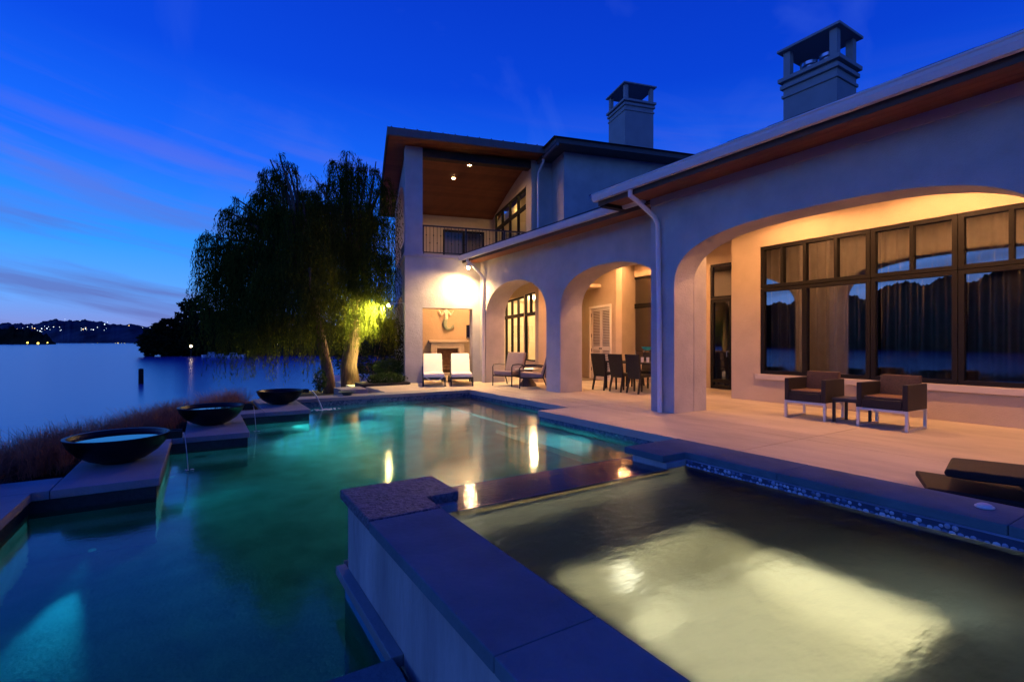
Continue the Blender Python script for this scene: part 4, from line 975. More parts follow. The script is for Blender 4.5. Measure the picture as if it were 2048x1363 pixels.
def dining_chair():
    t = thing('dining_chair', 'x', 'chair', group='dark dining chairs at the table')
    w, d = .46, .48
    MB().hexa([(-w/2+.02,-d/2,.40),(w/2-.02,-d/2,.40),(w/2-.02,d/2,.40),(-w/2+.02,d/2,.40)],[(-w/2+.02,-d/2,.47),(w/2-.02,-d/2,.47),(w/2-.02,d/2,.47),(-w/2+.02,d/2,.47)]).build('seat', CHARW, t, bevel=.012, world=False)
    MB().hexa([(-w/2+.015,d/2-.055,.36),(w/2-.015,d/2-.055,.36),(w/2-.015,d/2,.36),(-w/2+.015,d/2,.36)],[(-w/2-.01,d/2+.05,.97),(w/2+.01,d/2+.05,.97),(w/2+.01,d/2+.10,.97),(-w/2-.01,d/2+.10,.97)]).build('backrest', CHARW, t, bevel=.012, world=False)
    for sx in (-1,1):
        MB().hexa([(sx*(w/2-.03)-.018,d/2+.04,0),(sx*(w/2-.03)+.018,d/2+.04,0),(sx*(w/2-.03)+.018,d/2+.075,0),(sx*(w/2-.03)-.018,d/2+.075,0)],[(sx*(w/2-.045)-.022,d/2-.05,.40),(sx*(w/2-.045)+.022,d/2-.05,.40),(sx*(w/2-.045)+.022,d/2-.005,.40),(sx*(w/2-.045)-.022,d/2-.005,.40)]).build('leg', CHARW, t, world=False)
        MB().hexa([(sx*(w/2-.04)-.016,-d/2+.02,0),(sx*(w/2-.04)+.016,-d/2+.02,0),(sx*(w/2-.04)+.016,-d/2+.05,0),(sx*(w/2-.04)-.016,-d/2+.05,0)],[(sx*(w/2-.045)-.022,-d/2+.01,.40),(sx*(w/2-.045)+.022,-d/2+.01,.40),(sx*(w/2-.045)+.022,-d/2+.055,.40),(sx*(w/2-.045)-.022,-d/2+.055,.40)]).build('leg', CHARW, t, world=False)
    return t
dc = dining_chair(); dc.location = (9.22,9.98,0); dc.rotation_euler = (0,0,math.pi/2+.10); dc['label'] = 'dark woven dining chair nearest the louvred doors, back turned to the pool'
dup(dc, (9.28,9.38,0), math.pi/2+.02, 'middle of three dark dining chairs with backs turned to the pool', 'dark dining chairs at the table')
dup(dc, (9.32,8.80,0), math.pi/2-.03, 'dark dining chair nearest the pier, back turned to the pool', 'dark dining chairs at the table')
for i, (y, l) in enumerate(((10.0,'dark dining chair across the table at its louvred-door end'),(9.4,'dark dining chair across the middle of the table'),(8.8,'dark dining chair across the table at its pier end'))):
    dup(dc, (10.62,y,0), -math.pi/2, l, 'dark dining chairs at the table')
dt = thing('dining_table', 'long dark outdoor dining table under the nearer arcade arch', 'table', (9.95,9.4,0))
MB().box(9.45,10.45,8.35,10.40,.71,.75).build('table_top', CHARW, dt, bevel=.008)
for x in (9.53,10.37):
    for y in (8.43,10.32): MB().box(x-.035,x+.035,y-.035,y+.035,0,.71).build('leg', CHARW, dt)
for i, (x, y, l) in enumerate(((9.7,9.12,'clear tumbler at the left end of the row on the dining table'),(9.75,8.98,'second clear tumbler from the left on the dining table'),(9.8,8.84,'third clear tumbler from the left on the dining table'),(9.85,8.70,'clear tumbler at the pier end of the row on the dining table'))):
    t = MB().lathe([(.001,.003),(.034,.003),(.04,.13),(.037,.13),(.032,.012),(.001,.012)],14,(0,0,0)).build('tumbler', mat('frosted_glass', (.75,.74,.70), .25, .03, 10, 0, 10, .5), None, smooth=True); t.location = (x,y,.75); tag(t, l, 'glass', 'tumblers on the dining table')
cart = thing('serving_cart', 'thin-framed glass serving cart standing before the window past the dining table', 'cart', (11.45,10.2,0))
for x in (11.25,11.6):
    for y in (9.75,10.85): MB().tube([(x,y,0),(x,y,1.02)],.012,8).build('post', METAL, cart)
for z in (.35,1.0): MB().box(11.23,11.62,9.73,10.87,z,z+.012).build('shelf', CLEARGLASS, cart)
bb = MB().lathe([(.001,.005),(.07,.005),(.16,.09),(.175,.12),(.165,.12),(.06,.02),(.001,.02)],20,(0,0,0)).build('serving_bowl', mat('turquoise_glaze', (.02,.30,.42), .2, .1, 10, 0, 10, .5), None, smooth=True)
bb.location = (11.42,10.55,1.013); tag(bb, 'turquoise bowl on the glass serving cart', 'bowl')

# white chaise lounges
def chaise():
    t = thing('chaise_lounge', 'x', 'chaise', group='white cushioned chaise lounges')
    w = .62
    for s in (-1,1): MB().box(s*(w/2)-.02,s*(w/2)+.02,-.95,.95,.20,.26).build('side_rail', IRON, t, bevel=.005, world=False)
    MB().box(-w/2+.02,w/2-.02,-.95,-.91,.20,.26).build('end_rail', IRON, t, world=False)
    for i in range(9): MB().box(-w/2+.02,w/2-.02,-.86+.13*i,-.80+.13*i,.235,.25).build('slat', IRON, t, world=False)
    for x in (-w/2,w/2):
        for y in (-.88,.80): MB().box(x-.022,x+.022,y-.022,y+.022,0,.20).build('leg', IRON, t, world=False)
    for x in (-w/2-.05,w/2+.05): MB().tube([(x-.02,.7,.11),(x+.02,.7,.11)],.11,18).build('wheel', IRON, t, world=False)
    MB().hexa([(-w/2+.01,-.95,.262),(w/2-.01,-.95,.262),(w/2-.01,.22,.262),(-w/2+.01,.22,.262)],[(-w/2+.01,-.95,.37),(w/2-.01,-.95,.37),(w/2-.01,.22,.37),(-w/2+.01,.22,.37)]).build('seat_cushion', CUSH_W, t, bevel=.035, world=False, seg=4)
    bc = MB().hexa([(-w/2+.01,.24,.27),(w/2-.01,.24,.27),(w/2-.01,.34,.23),(-w/2+.01,.34,.23)],[(-w/2+.02,.72,.92),(w/2-.02,.72,.92),(w/2-.02,.82,.88),(-w/2+.02,.82,.88)]).build('back_cushion', CUSH_W, t, bevel=.03, world=False, seg=4)
    MB().hexa([(-w/2+.008,.555,.655),(w/2-.008,.555,.655),(w/2-.008,.60,.70),(-w/2+.008,.60,.70)],[(-w/2+.008,.575,.685),(w/2-.008,.575,.685),(w/2-.008,.62,.73),(-w/2+.008,.62,.73)]).build('pillow_seam', mat('cushion_seam', (.55,.50,.44), .9, .03, 6, 0, 10, .1), bc, bevel=.008, world=False)
    for s in (-1,1): MB().tube([(s*(w/2),.30,.26),(s*(w/2),.80,.82)],.016,8).build('back_frame', IRON, t, world=False)
    return t
cl = chaise(); p = R(.74,-.55,0); cl.location = p; cl.rotation_euler = (0,0,-.37); cl['label'] = 'white cushioned chaise lounge beside the far stucco pillar, strap hanging'
MB().tube([(-.24,-.955,.27),(-.12,-.965,.20),(.0,-.97,.14),(.12,-.965,.19),(.25,-.955,.27)],.010,6).build('strap', CUSH_W, cl, smooth=True, world=False)
c2 = dup(cl, R(1.58,-.62,0), -.42, 'white cushioned chaise lounge nearer the corner downspout', 'white cushioned chaise lounges')
for ch2 in list(c2.children):
    if ch2.name.startswith('strap'): bpy.data.objects.remove(ch2)

# black chaise behind the spa
bc = thing('sling_lounger', 'low black lounger with raised rounded head behind the spa coping', 'chaise', (5.12,1.80,0), .22)
MB().hexa([(-.30,-.16,.075),(-.30,-1.9,.075),(.30,-1.9,.075),(.30,-.02,.075)],[(-.30,-.16,.125),(-.30,-1.9,.125),(.30,-1.9,.125),(.30,-.02,.125)]).build('seat', BLACKFAB, bc, bevel=.012, world=False)
outl = [(-.27,.225),(-.255,.255),(-.27,.285),(-.40,.290),(-.8,.30),(-1.3,.33),(-1.3,.27),(-.8,.235),(-.40,.22)]
MB().hexa([(-.28,y,z) for y,z in outl],[(.28,y,z) for y,z in outl]).build('head_panel', BLACKFAB, bc, bevel=.012, world=False)
MB().hexa([(-.2,-.75,.125),(-.2,-.95,.125),(.2,-.95,.125),(.2,-.75,.125)],[(-.2,-.65,.235),(-.2,-.85,.235),(.2,-.85,.235),(.2,-.65,.235)]).build('support', IRON, bc, world=False)
for x in (-.25,.25):
    for y in (-.3,-1.7): MB().box(x-.02,x+.02,y-.02,y+.02,0,.075).build('leg', IRON, bc, world=False)

# ------------------------------------------------------------------ water bowls
STREAM = mat('falling_water', (.70,.74,.76), .25, .1, 20, .2, 60, .6)
def water_bowl():
    t = thing('water_bowl', 'x', 'bowl', group='black water bowls on the pool pads')
    MB().lathe([(.001,.0),(.16,.0),(.18,.012),(.27,.045),(.37,.115),(.44,.20),(.478,.285),(.48,.30),(.47,.305),(.445,.300),(.42,.25),(.34,.13),(.2,.06),(.001,.05)],48,(0,0,0)).build('bowl', BOWLM, t, smooth=True, world=False)
    sp = MB(); sp.box(.43,.60,-.075,-.055,.215,.302); sp.box(.43,.60,.055,.075,.215,.302); sp.box(.43,.60,-.055,.055,.215,.252); sp.build('spout', BOWLM, t, bevel=.006, world=False)
    MB().disc((0,0,.262),.428,40).build('water', BOWLWATER, t, world=False)
    g = MB(); pts = []
    for i in range(14):
        tt = i/13; x = .60+.05*tt**.8; z = .262-.447*(tt**1.6); pts.append((x,0,z))
    g2 = MB()
    for i, (x,y,z) in enumerate(pts):
        hw = .020-.012*(i/13)**.5; g2.v += [(x,-hw,z),(x,hw,z),(x+.008,hw*.9,z+.004),(x+.008,-hw*.9,z+.004)]
    for i in range(13):
        for j in range(4): a = 4*i; g2.f.append((a+j,a+(j+1)%4,a+4+(j+1)%4,a+4+j))
    g2.build('water_stream', STREAM, t, smooth='all', world=False)
    g3 = MB(); rr = random.Random(2)
    for i in range(9):
        a = rr.uniform(0,6.28); q = rr.uniform(.0,.05); cx, cy_ = .66+q*math.cos(a), q*math.sin(a)*.9; r = rr.uniform(.006,.014)
        g3.lathe([(r,0),(r*.7,.006),(.001,.009)],8,(cx,cy_,-.186))
    f = g3.build('foam', STREAM, t, smooth=True, world=False); f['kind'] = 'stuff'
    return t
wb = water_bowl(); wb.location = (-.76,6.70,0); wb.scale = (.95,.95,.95); wb['label'] = 'black water bowl nearest the viewer, brim-full and reflecting the sky'
dup(wb, (.12,8.98,0), .02, 'middle black water bowl of the three along the lake side', 'black water bowls on the pool pads', .94)
dup(wb, (1.36,11.2,0), .05, 'farthest black water bowl, pouring a lit stream into the pool', 'black water bowls on the pool pads', .92)
b3 = [o for o in bpy.data.objects if o.name.startswith('water_bowl') and o.get('label','').startswith('farthest')][0]
g2 = MB()
for i in range(14):
    tt = i/13; x = .60+.30*tt**.85; z = .262-.46*(tt**1.7); hw = .075-.025*tt**.5
    g2.v += [(x,-hw,z),(x,hw,z),(x+.014,hw*.9,z+.008),(x+.014,-hw*.9,z+.008)]
for i in range(13):
    for j in range(4): a = 4*i; g2.f.append((a+j,a+(j+1)%4,a+4+(j+1)%4,a+4+j))
m3 = g2.mesh('water_stream'); m3.materials.append(STREAM); m3.shade_smooth()
g3 = MB(); rr = random.Random(7)
for i in range(60):
    a = rr.uniform(0,6.28); q = rr.uniform(0,1)**.7; r = rr.uniform(.015,.035); g3.lathe([(r,0),(r*.7,.005),(.001,.008)],8,(.98+q*.36*math.cos(a),q*.14*math.sin(a),-.2005))
f3 = g3.mesh('foam'); f3.materials.append(STREAM); f3.shade_smooth()
for ch_ in b3.children:
    if ch_.name.startswith('water_stream'): ch_.data = m3
    if ch_.name.startswith('foam'): ch_.data = f3
ob = MB().lathe([(.001,.0),(.10,.0),(.13,.05),(.20,.075),(.21,.085),(.19,.085),(.1,.03),(.001,.03)],28,(0,0,0)).build('shallow_dish', mat('green_glaze', (.05,.09,.075), .3, .15, 10, 0, 10, .5), None, smooth=True)
ob.location = (2.95,12.2,.0); tag(ob, 'shallow green dish on the far pool coping before the willow', 'dish')

# ------------------------------------------------------------------ planting
def leaves_mesh(name, P, D, Ln, Wd, mat_, parent, world=True, kind=None, seed=0):
    """P centre points, D leaf directions, one narrow diamond each"""
    rng = np.random.default_rng(seed); n = len(P); P = np.asarray(P); D = np.asarray(D); D = D/np.linalg.norm(D,axis=1,keepdims=True)
    S = rng.normal(size=(n,3)); S = np.cross(D,S); S /= np.linalg.norm(S,axis=1,keepdims=True)+1e-9
    Ln = np.asarray(Ln).reshape(-1,1); Wd = np.asarray(Wd).reshape(-1,1)
    V = np.stack([P-D*Ln/2, P+S*Wd/2, P+D*Ln/2, P-S*Wd/2],1).reshape(-1,3)
    me = bpy.data.meshes.new(name); me.vertices.add(4*n); me.vertices.foreach_set('co', V.astype(np.float32).ravel())
    me.loops.add(4*n); me.loops.foreach_set('vertex_index', np.arange(4*n,dtype=np.int32)); me.polygons.add(n); me.polygons.foreach_set('loop_start', np.arange(0,4*n,4,dtype=np.int32))
    me.update(calc_edges=True); me.validate()
    o = bpy.data.objects.new(name, me); COL.objects.link(o); return finish(o, mat_, parent, world=world, kind=kind)

def willow(label, base, lobes, nstr, zmin, seed, trunk_pts, trunk_r):
    rng = np.random.default_rng(seed); t = thing('willow_tree', label, 'tree', base, 0, 'weeping willows by the lake')
    tr = MB(); tr.tube(trunk_pts, trunk_r, 12)
    top = Vector(trunk_pts[-1]); centers = [Vector(l[0]) for l in lobes]
    for c, r in lobes:
        c = Vector(c); mid = (top+c)/2+Vector((rng.uniform(-.2,.2),rng.uniform(-.2,.2),.35))
        tr.tube([top-Vector((0,0,.15)), mid, c+Vector((0,0,r*.3))], [trunk_r[-1]*.7,.05,.015], 7)
    tr.build('trunk', BARK, t, smooth='all')
    P = []; D = []
    wts = np.array([r**2 for c, r in lobes]); wts /= wts.sum()
    for k in range(nstr):
        if k % 8 == 0:
            i = rng.choice(len(lobes), p=wts); c, r = lobes[i]; d0 = rng.normal(size=3)
        d = d0+rng.normal(size=3)*.22; d /= np.linalg.norm(d); d[2] = abs(d[2])*.9-.1
        rad = r*rng.uniform(.35,1.0)**.6*(1.0 if rng.random() < .9 else rng.uniform(1.1,1.6))
        p = np.array(c)+d*rad*np.array([1,1,.85]); 
        ln = rng.uniform(.5,2.4)*(.7+.5*rng.random()); 
        zm = zmin(p) + rng.exponential(.35)
        ln = min(ln, max(.35, p[2]-zm)); n = max(4,int(ln/.062))
        ph = rng.uniform(0,6.28); sway = rng.uniform(.02,.09); out = d[:2]*rng.uniform(.12,.40)
        up = rng.uniform(.02,.16) if rng.random() < .75 else rng.uniform(.2,.5)
        tt = np.linspace(0,1,n); s = tt*ln
        x = p[0]+out[0]*(1-np.exp(-2.2*s))+sway*np.sin(2.2*s+ph); y = p[1]+out[1]*(1-np.exp(-2.2*s))+sway*np.cos(1.9*s+ph); z = p[2]+up*4*tt*np.exp(-5*tt)-s*(1-.4*np.exp(-3*s))
        q = np.stack([x,y,z],1); dd = np.gradient(q,axis=0); dd /= np.linalg.norm(dd,axis=1,keepdims=True)+1e-9
        q = q+rng.normal(size=q.shape)*.018; dd = dd+rng.normal(size=q.shape)*.38; dd[:,2] -= .35
        P.append(q); D.append(dd)
    P = np.concatenate(P); D = np.concatenate(D); n = len(P)
    leaves_mesh('crown', P, D, rng.uniform(.09,.16,n), rng.uniform(.014,.024,n), WILLOWLEAF, t, seed=seed)
lobA = [(pix(px,py,w), r) for px,py,w,r in ((425,480,13.4,.30),(445,505,13.4,.38),(480,420,13.6,.28),(495,450,13.8,.40),(545,345,14.0,.22),(560,365,14.1,.34),(530,400,14.0,.42),(575,330,14.2,.18),(565,440,13.8,.60),(505,520,13.5,.70),(450,550,13.3,.36),(600,500,13.7,.70),(560,560,13.2,.75),(605,400,14.3,.36),(615,450,14.3,.5),(620,590,13.0,.5),(500,600,13.2,.55),(425,575,13.3,.22),(402,560,13.4,.12),(412,500,13.4,.13),(455,425,13.6,.13),(470,398,13.7,.12),(520,352,14,.14),(540,322,14.1,.12),(558,310,14.2,.10),(592,345,14.3,.14),(400,620,13.3,.12))]
lobB = [(pix(px,py,w), r) for px,py,w,r in ((618,395,15.2,.34),(632,430,15.3,.5),(605,430,15.0,.4),(625,355,15.4,.18),(640,420,15.9,.50),(665,375,16.2,.36),(690,335,16.2,.30),(705,360,16.4,.45),(735,345,16.6,.38),(765,385,16.8,.34),(700,430,16.0,.85),(752,450,16.6,.55),(660,500,15.8,.75),(735,520,16.4,.65),(772,520,16.8,.25),(700,560,16.0,.65),(745,590,16.6,.50),(640,560,16.0,.55),(765,610,17.2,.32),(720,625,16.6,.45),(685,620,16.2,.45),(772,570,17.0,.25),(642,372,16,.16),(670,328,16.2,.16),(694,306,16.3,.12),(718,322,16.4,.14),(752,326,16.7,.16),(768,360,16.9,.15),(774,440,17,.12),(772,500,17,.14))]
bA = pix(661,776,13.85); bB = pix(703,773,16.4)
def zA(p): return .15
def zB(p): return .95+.35*math.sin(p[0]*3.1)
willow('weeping willow hanging low over the lake edge left of the lit trunk', (bA.x,bA.y,-.15), lobA, 4300, zA, 21,
       [(bA.x,bA.y,-.3),pix(655,740,13.85),pix(645,690,13.85),pix(630,620,13.85),pix(600,540,13.8)], [.19,.15,.13,.11,.09])
willow('weeping willow with thick trunk lit yellow green by the house wall', (bB.x,bB.y,-.15), lobB, 4800, zB, 22,
       [(bB.x,bB.y,-.3),pix(697,730,16.4),pix(708,670,16.4),pix(712,610,16.4),pix(705,530,16.4)], [.34,.27,.22,.18,.13])

def bush(name, label, cat, c, rad, n, lsz, m, seed, group=None, stem=True):
    rng = np.random.default_rng(seed); t = thing(name, label, cat, (c[0],c[1],c[2]-rad[2]), 0, group)
    d = rng.normal(size=(n,3)); d /= np.linalg.norm(d,axis=1,keepdims=True); r = rng.uniform(.3,1,n)**.45
    bump = 1+.16*np.sin(d[:,0]*7+seed)*np.cos(d[:,1]*6+d[:,2]*5)
    P = np.array(c)+d*np.array(rad)*(r*bump)[:,None]; P = P[P[:,2] > c[2]-rad[2]+.01]
    D = d[:len(P)]+rng.normal(size=(len(P),3))*.7
    leaves_mesh('foliage', P, D, rng.uniform(.7,1.3,len(P))*lsz, rng.uniform(.35,.6,len(P))*lsz, m, t, seed=seed)
    if stem:
        s = MB()
        for k in range(5):
            a = k*1.26; s.tube([(c[0],c[1],c[2]-rad[2]),(c[0]+rad[0]*.5*math.cos(a),c[1]+rad[1]*.5*math.sin(a),c[2]+rad[2]*.3)],[.015,.006],6)
        s.build('stem', BARK, t)
    return t
bush('clipped_shrub', 'rounded clipped shrub against the far stucco pillar', 'shrub', tuple(pix(778,737,15.9)), (.50,.5,.32), 5200, .045, HEDGELEAF, 31)
bush('leafy_shrub', 'low glossy shrub in front of the clipped shrub', 'shrub', tuple(pix(773,757,15.0)), (.60,.45,.20), 3600, .05, HEDGELEAF, 32)
bush('young_shrub', 'small upright shrub beside the lit willow trunk', 'shrub', tuple(pix(640,760,13.2)), (.18,.18,.32), 700, .06, HEDGELEAF, 33)
bush('background_hedge', 'dark leafy mass behind the willow trunks', 'shrub', tuple(pix(745,690,18.0)), (1.6,.8,1.3), 6000, .11, DARKLEAF, 34)
pl = thing('potted_plant', 'silver leaved plant in a terracotta pot beside the louvred doors', 'plant', R(6.0,1.0,0))
pp = R(6.0,1.0,0)
MB().lathe([(.001,0),(.13,0),(.18,.26),(.20,.26),(.20,.31),(.18,.31),(.17,.27),(.001,.25)],24,pp).build('pot', TERRA, pl, smooth=True)
rng = np.random.default_rng(4); n = 1500; hgt = rng.uniform(0,1,n); ang = rng.uniform(0,6.28,n); rr = .24*(1-.75*hgt)*rng.uniform(.2,1,n)**.5
P_ = np.stack([pp[0]+rr*np.cos(ang),pp[1]+rr*np.sin(ang),.30+1.0*hgt],1); D_ = np.stack([np.cos(ang),np.sin(ang),rng.uniform(-.2,1.2,n)],1)
leaves_mesh('foliage', P_, D_, rng.uniform(.04,.08,n), rng.uniform(.015,.03,n), SAGELEAF, pl, seed=4)
MB().tube([(pp[0],pp[1],.25),(pp[0]+.02,pp[1],1.2)],[.015,.006],6).build('stem', BARK, pl)

# ornamental grass along the lake side
def grass():
    rng = np.random.default_rng(8); V = []; n = 0
    tuft = []
    for k in range(520):
        y = rng.uniform(3.2,12.6); 
        x = -1.9+(y-5)*(3.2/7.2)-rng.uniform(.25,2.3) if y > 5 else -2.1-rng.uniform(.1,2.2)
        # keep clear of the pads
        if (x > -1.25 and y < 8.5) or (x > -.35 and y < 10.6 and y > 7.8) or (x > .8): continue
        tuft.append((x,y))
    P = []
    for x, y in tuft:
        d = path_dist(x,y); z0 = -.14-1.75*min(1,max(d-.6,0)/5.5)**1.15
        for b in range(60):
            a = rng.uniform(0,6.28); lean = rng.uniform(.05,.42); h = rng.uniform(.16,.46)*rng.uniform(.8,1.15); w = rng.uniform(.0015,.0032)
            bx, by = x+rng.normal()*.05, y+rng.normal()*.05; cx, cyy = math.cos(a), math.sin(a); px_, py_ = -cyy*w, cx*w
            p0 = (bx,by,z0); p1 = (bx+cx*lean*.35,by+cyy*lean*.35,z0+h*.62); p2 = (bx+cx*lean,by+cyy*lean,z0+h)
            P += [(p0[0]-px_,p0[1]-py_,p0[2]),(p0[0]+px_,p0[1]+py_,p0[2]),(p1[0]+px_,p1[1]+py_,p1[2]),(p1[0]-px_,p1[1]-py_,p1[2]),(p1[0]-px_,p1[1]-py_,p1[2]),(p1[0]+px_,p1[1]+py_,p1[2]),(p2[0]+px_*.4,p2[1]+py_*.4,p2[2]),(p2[0]-px_*.4,p2[1]-py_*.4,p2[2])]
    P = np.array(P); n = len(P)//4
    me = bpy.data.meshes.new('ornamental_grass'); me.vertices.add(4*n); me.vertices.foreach_set('co', P.astype(np.float32).ravel()); me.loops.add(4*n); me.loops.foreach_set('vertex_index', np.arange(4*n,dtype=np.int32)); me.polygons.add(n); me.polygons.foreach_set('loop_start', np.arange(0,4*n,4,dtype=np.int32)); me.update(calc_edges=True)
    o = bpy.data.objects.new('ornamental_grass', me); COL.objects.link(o); me.materials.append(GRASSM); o['kind'] = 'stuff'; tag(o, 'soft reddish ornamental grass along the lake side of the pool', 'grass')
grass()

# low walls beyond the far coping
lw = MB().box(3.05,3.75,13.25,14.1,-.3,.03).build('low_wall', GREYCON, None, bevel=.01); tag(lw, 'low grey concrete block wall at the foot of the thick willow', 'wall')
pb_ = MB().box(3.9,5.35,14.35,15.2,-.2,.06).build('planter_curb', mat('dark_curb', (.03,.027,.025), .8, .2, 5, .2, 30, .2), None, bevel=.01); tag(pb_, 'dark planting bed edge below the clipped shrubs', 'curb')
stp = MB().box(3.78,3.94,12.45,13.9,-.35,-.14).build('garden_step', GREYCON, None, bevel=.008); tag(stp, 'grey sunken step between the low wall and the lit deck', 'step')

# ------------------------------------------------------------------ lake: piling, far trees, boats, lights
pi_ = thing('lake_piling', 'lone dark wooden piling standing in the lake', 'post', (*pix(282,783,36)[:2],-1.5))
q = pix(282,783,33); MB().tube([(q.x,q.y,-2.4),(q.x,q.y,-.55)],[.15,.14],12).build('post', mat('old_timber', (.03,.022,.016), .9, .3, 6, .5, 20, .1), pi_, smooth=True)
MB().lathe([(.15,.0),(.15,.04),(.001,.10)],12,(q.x,q.y,-.55)).build('cap', IRON, pi_, smooth=True)
pi_.location = (q.x,q.y,-1.5)
for ch_ in pi_.children: ch_.matrix_parent_inverse = Matrix.Translation(-Vector(pi_.location))

def far_tree(label, base, H, blobs, n, lsz, seed):
    rng = np.random.default_rng(seed); t = thing('shore_tree', label, 'tree', base, 0, 'trees on the wooded point')
    b = Vector(base); MB().tube([b-Vector((0,0,1)), b+Vector((0,0,H*.3)), b+Vector((.2,0,H*.7))],[.35,.28,.12],8).build('trunk', BARK, t)
    P = []; D = []
    w = np.array([r**2 for c, r in blobs]); w /= w.sum()
    for k, (c, r) in enumerate(blobs):
        m = int(n*w[k]); d = rng.normal(size=(m,3)); d /= np.linalg.norm(d,axis=1,keepdims=True)
        rad = r*rng.uniform(.2,1,m)**.4*(1+.25*np.sin(5*d[:,0]+k)*np.sin(6*d[:,2]+2*k))
        P.append(np.array(c)+d*rad[:,None]*np.array([1,1,.75])); D.append(d+rng.normal(size=(m,3))*.8)
    P = np.concatenate(P); D = np.concatenate(D); leaves_mesh('crown', P, D, rng.uniform(.6,1.4,len(P))*lsz, rng.uniform(.4,.8,len(P))*lsz, DARKLEAF, t, seed=seed)
FT = [('leftmost shore tree leaning over the water on the wooded point', 330, [(302,690,97,2.0),(318,675,97,2.6),(335,655,98,2.2),(345,690,98,2.8),(300,706,97,.9)]),
      ('tallest shore tree with layered crown on the wooded point', 385, [(378,612,99,1.6),(395,606,99,1.5),(408,618,99,1.5),(372,640,99,2.2),(395,650,99,3.2),(365,672,99,2.6),(395,690,99,3.0)]),
      ('shore tree right of the tallest one on the wooded point', 435, [(430,640,101,2.6),(450,650,101,3.0),(425,670,101,3.0),(455,688,101,3.2)]),
      ('shore tree seen just left of the willow curtain', 490, [(480,645,103,3.2),(505,655,103,3.2),(490,685,103,3.4),(520,690,103,3.0)]),
      ('shore tree largely hidden behind the weeping willow', 560, [(545,650,105,3.6),(580,660,105,3.6),(560,690,105,3.4),(610,685,105,3.2)])]
for i, (l, bx, bl) in enumerate(FT):
    b = pix(bx, 712, bl[0][2]+1.0); far_tree(l, (b.x,b.y,-1.3), 7.0, [(pix(px,py,w), r*1.15) for px,py,w,r in bl], 6500, .62, 50+i)
def boat(label, px, py, w, L, rz):
    c = pix(px,py,w); t = thing('moored_boat', label, 'boat', (c.x,c.y,-1.5), rz, 'boats moored at the wooded point')
    g = MB(); secs = [(-1,.45,.5),(-.3,.5,.52),(.4,.42,.56),(.85,.18,.66),(1.0,.02,.72)]
    for a, hw, z in secs: x = a*L/2; g.v += [(x,-hw*1.6*.5,z),(x,-hw*.5,.05),(x,hw*.5,.05),(x,hw*1.6*.5,z)]
    for i in range(len(secs)-1):
        for j in range(4): k = 4*i; g.f.append((k+j,k+(j+1)%4,k+4+(j+1)%4,k+4+j))
    g.f.append((0,1,2,3)); W_ = mat('boat_white', (.7,.7,.7), .4, .04, 3, 0, 10, .5)
    g.build('hull', W_, t, world=False); MB().hexa([(-.5*L/2,-.3,.5),(.3*L/2,-.3,.5),(.3*L/2,.3,.5),(-.5*L/2,.3,.5)],[(-.45*L/2,-.26,.95),(.1*L/2,-.26,.95),(.1*L/2,.26,.95),(-.45*L/2,.26,.95)]).build('cabin', W_, t, world=False)
    MB().box(-.4*L/2,.1*L/2,-.31,.31,.66,.82).build('cabin_window', IRON, t, world=False)
boat('small white boat moored nearer the dock lamp', 426,709,90,3.6,.4); boat('small white boat moored nearer the willow', 470,715,86,3.2,-.2)
dk = thing('dock_lamp', 'bright lamp on the dark wooded point', 'lamp', (*pix(382,692,94)[:2],-1.5)); q = pix(382,692,94)
MB().tube([(q.x,q.y,-1.6),(q.x,q.y,q.z-.15)],.06,8).build('post', IRON, dk); MB().lathe([(.001,-.24),(.17,-.17),(.24,0),(.17,.17),(.001,.24)],14,q).build('globe', emit('globe', (1,.72,.42), 9), dk, smooth=True)
dk2 = thing('dock_lamp', 'tiny lamp glimmering through the willow curtain', 'lamp', (*pix(555,688,80)[:2],-1.5)); q = pix(555,688,80)
MB().tube([(q.x,q.y,-1.6),(q.x,q.y,q.z-.1)],.05,8).build('post', IRON, dk2); MB().lathe([(.001,-.1),(.1,0),(.001,.1)],12,q).build('globe', emit('globe2', (1,.85,.6), 6), dk2, smooth=True)

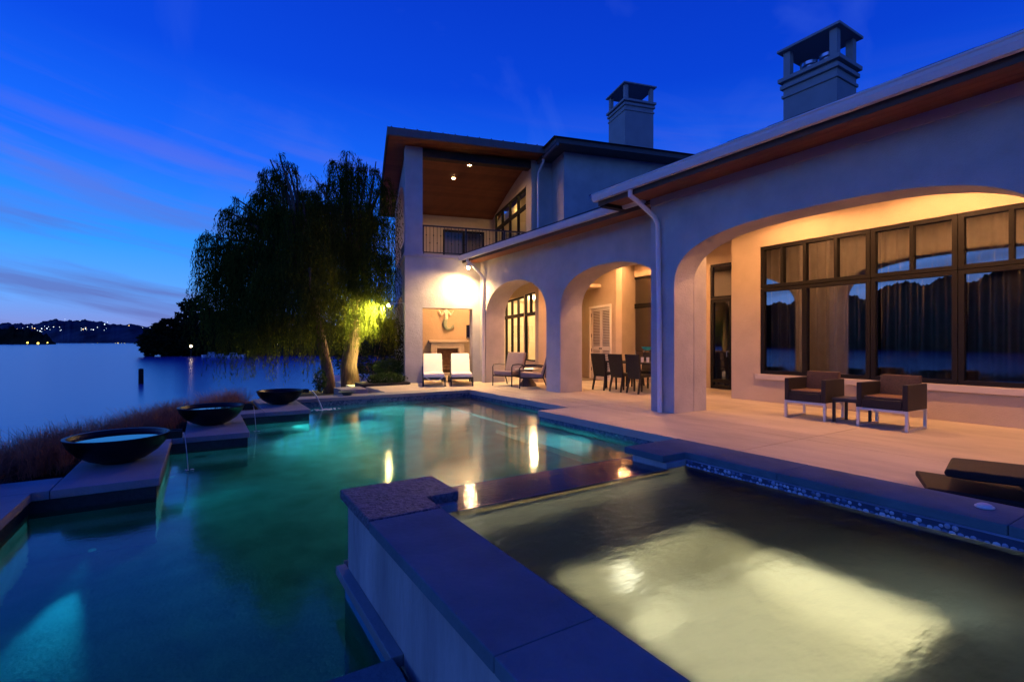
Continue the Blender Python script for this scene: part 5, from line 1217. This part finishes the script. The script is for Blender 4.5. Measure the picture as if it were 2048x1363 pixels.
rl = random.Random(4)
EM = [emit('far_light_white', (.75,.9,1.0), 3.2), emit('far_light_warm', (1,.62,.25), 3.2), emit('far_light_gold', (1,.72,.12), 4.0)]
def far_light(px, py, w, r, k, label, grp):
    q = pix(px,py,w); o = MB().lathe([(.001,-r),(r*.7,-r*.7),(r,0),(r*.7,r*.7),(.001,r)],8,(0,0,0)).build('distant_light', EM[k], None, smooth=True); o.location = q; tag(o, label, 'light', grp)
for k in range(46):
    cl_ = rl.choice((0,1,2)); px = (rl.uniform(28,60), rl.uniform(62,125), rl.uniform(150,215))[cl_]; py = 659+rl.gauss(0,3.2)-abs(px-80)*.01
    kk = 0 if rl.random() < .85 else 1
    far_light(px, py, 1480, rl.choice((.5,.7,.7,.9,1.3)), kk, ('pale','warm')[kk]+' house light in the '+('leftmost','middle','right-hand')[cl_]+' cluster on the far hillside', ('left','middle','right')[cl_]+' cluster of lights on the far hillside')
for px, py, l in ((258,651,'orange light on the falling right slope of the far ridge'),(300,655,'faint light on the far ridge just left of the shore trees'),(308,656,'faint ridge light touching the shore trees'),(160,641,'small light under the highest crest of the far ridge'),(130,638,'small light on the left end of the highest crest'),(215,644,'small light on the right shoulder of the far crest'),(285,655,'small ridge light between the orange light and the shore trees')): far_light(px, py, 1480, 1.2 if px == 258 else .6, 1 if px == 258 else 0, l, 'lights along the far ridge')
for px, py, r, l in ((55,685,1.6,'leftmost'),(76,686,1.9,'middle'),(95,685,1.2,'rightmost')): far_light(px, py, 608, r*.62, 2, l+' of three yellow lights at the near wooded point waterline', 'waterline lights at left')
for px, py, l in ((195,687,'lone yellow light left of the group on the far waterline'),(231,687,'leftmost of four close yellow lights on the far waterline'),(236,686.6,'second of four close yellow lights on the far waterline'),(243,687,'third of four close yellow lights on the far waterline'),(249,687,'rightmost of four close yellow lights on the far waterline')): far_light(px, py, 1440, 2.0, 2, l, 'far waterline lights')
for y_, z_ in ((-2,2.0),(3,1.2),(5,1.5),(9,2.4),(16,1.4),(24,3)):
    o = MB().lathe([(.001,-.3),(.3,0),(.001,.3)],8,(0,0,0)).build('distant_light', EM[2], None, smooth=True); o.location = (-148,y_,z_); tag(o, 'shore light on the bank across the lake, mirrored in the porch windows', 'light', 'shore lights mirrored in the windows')
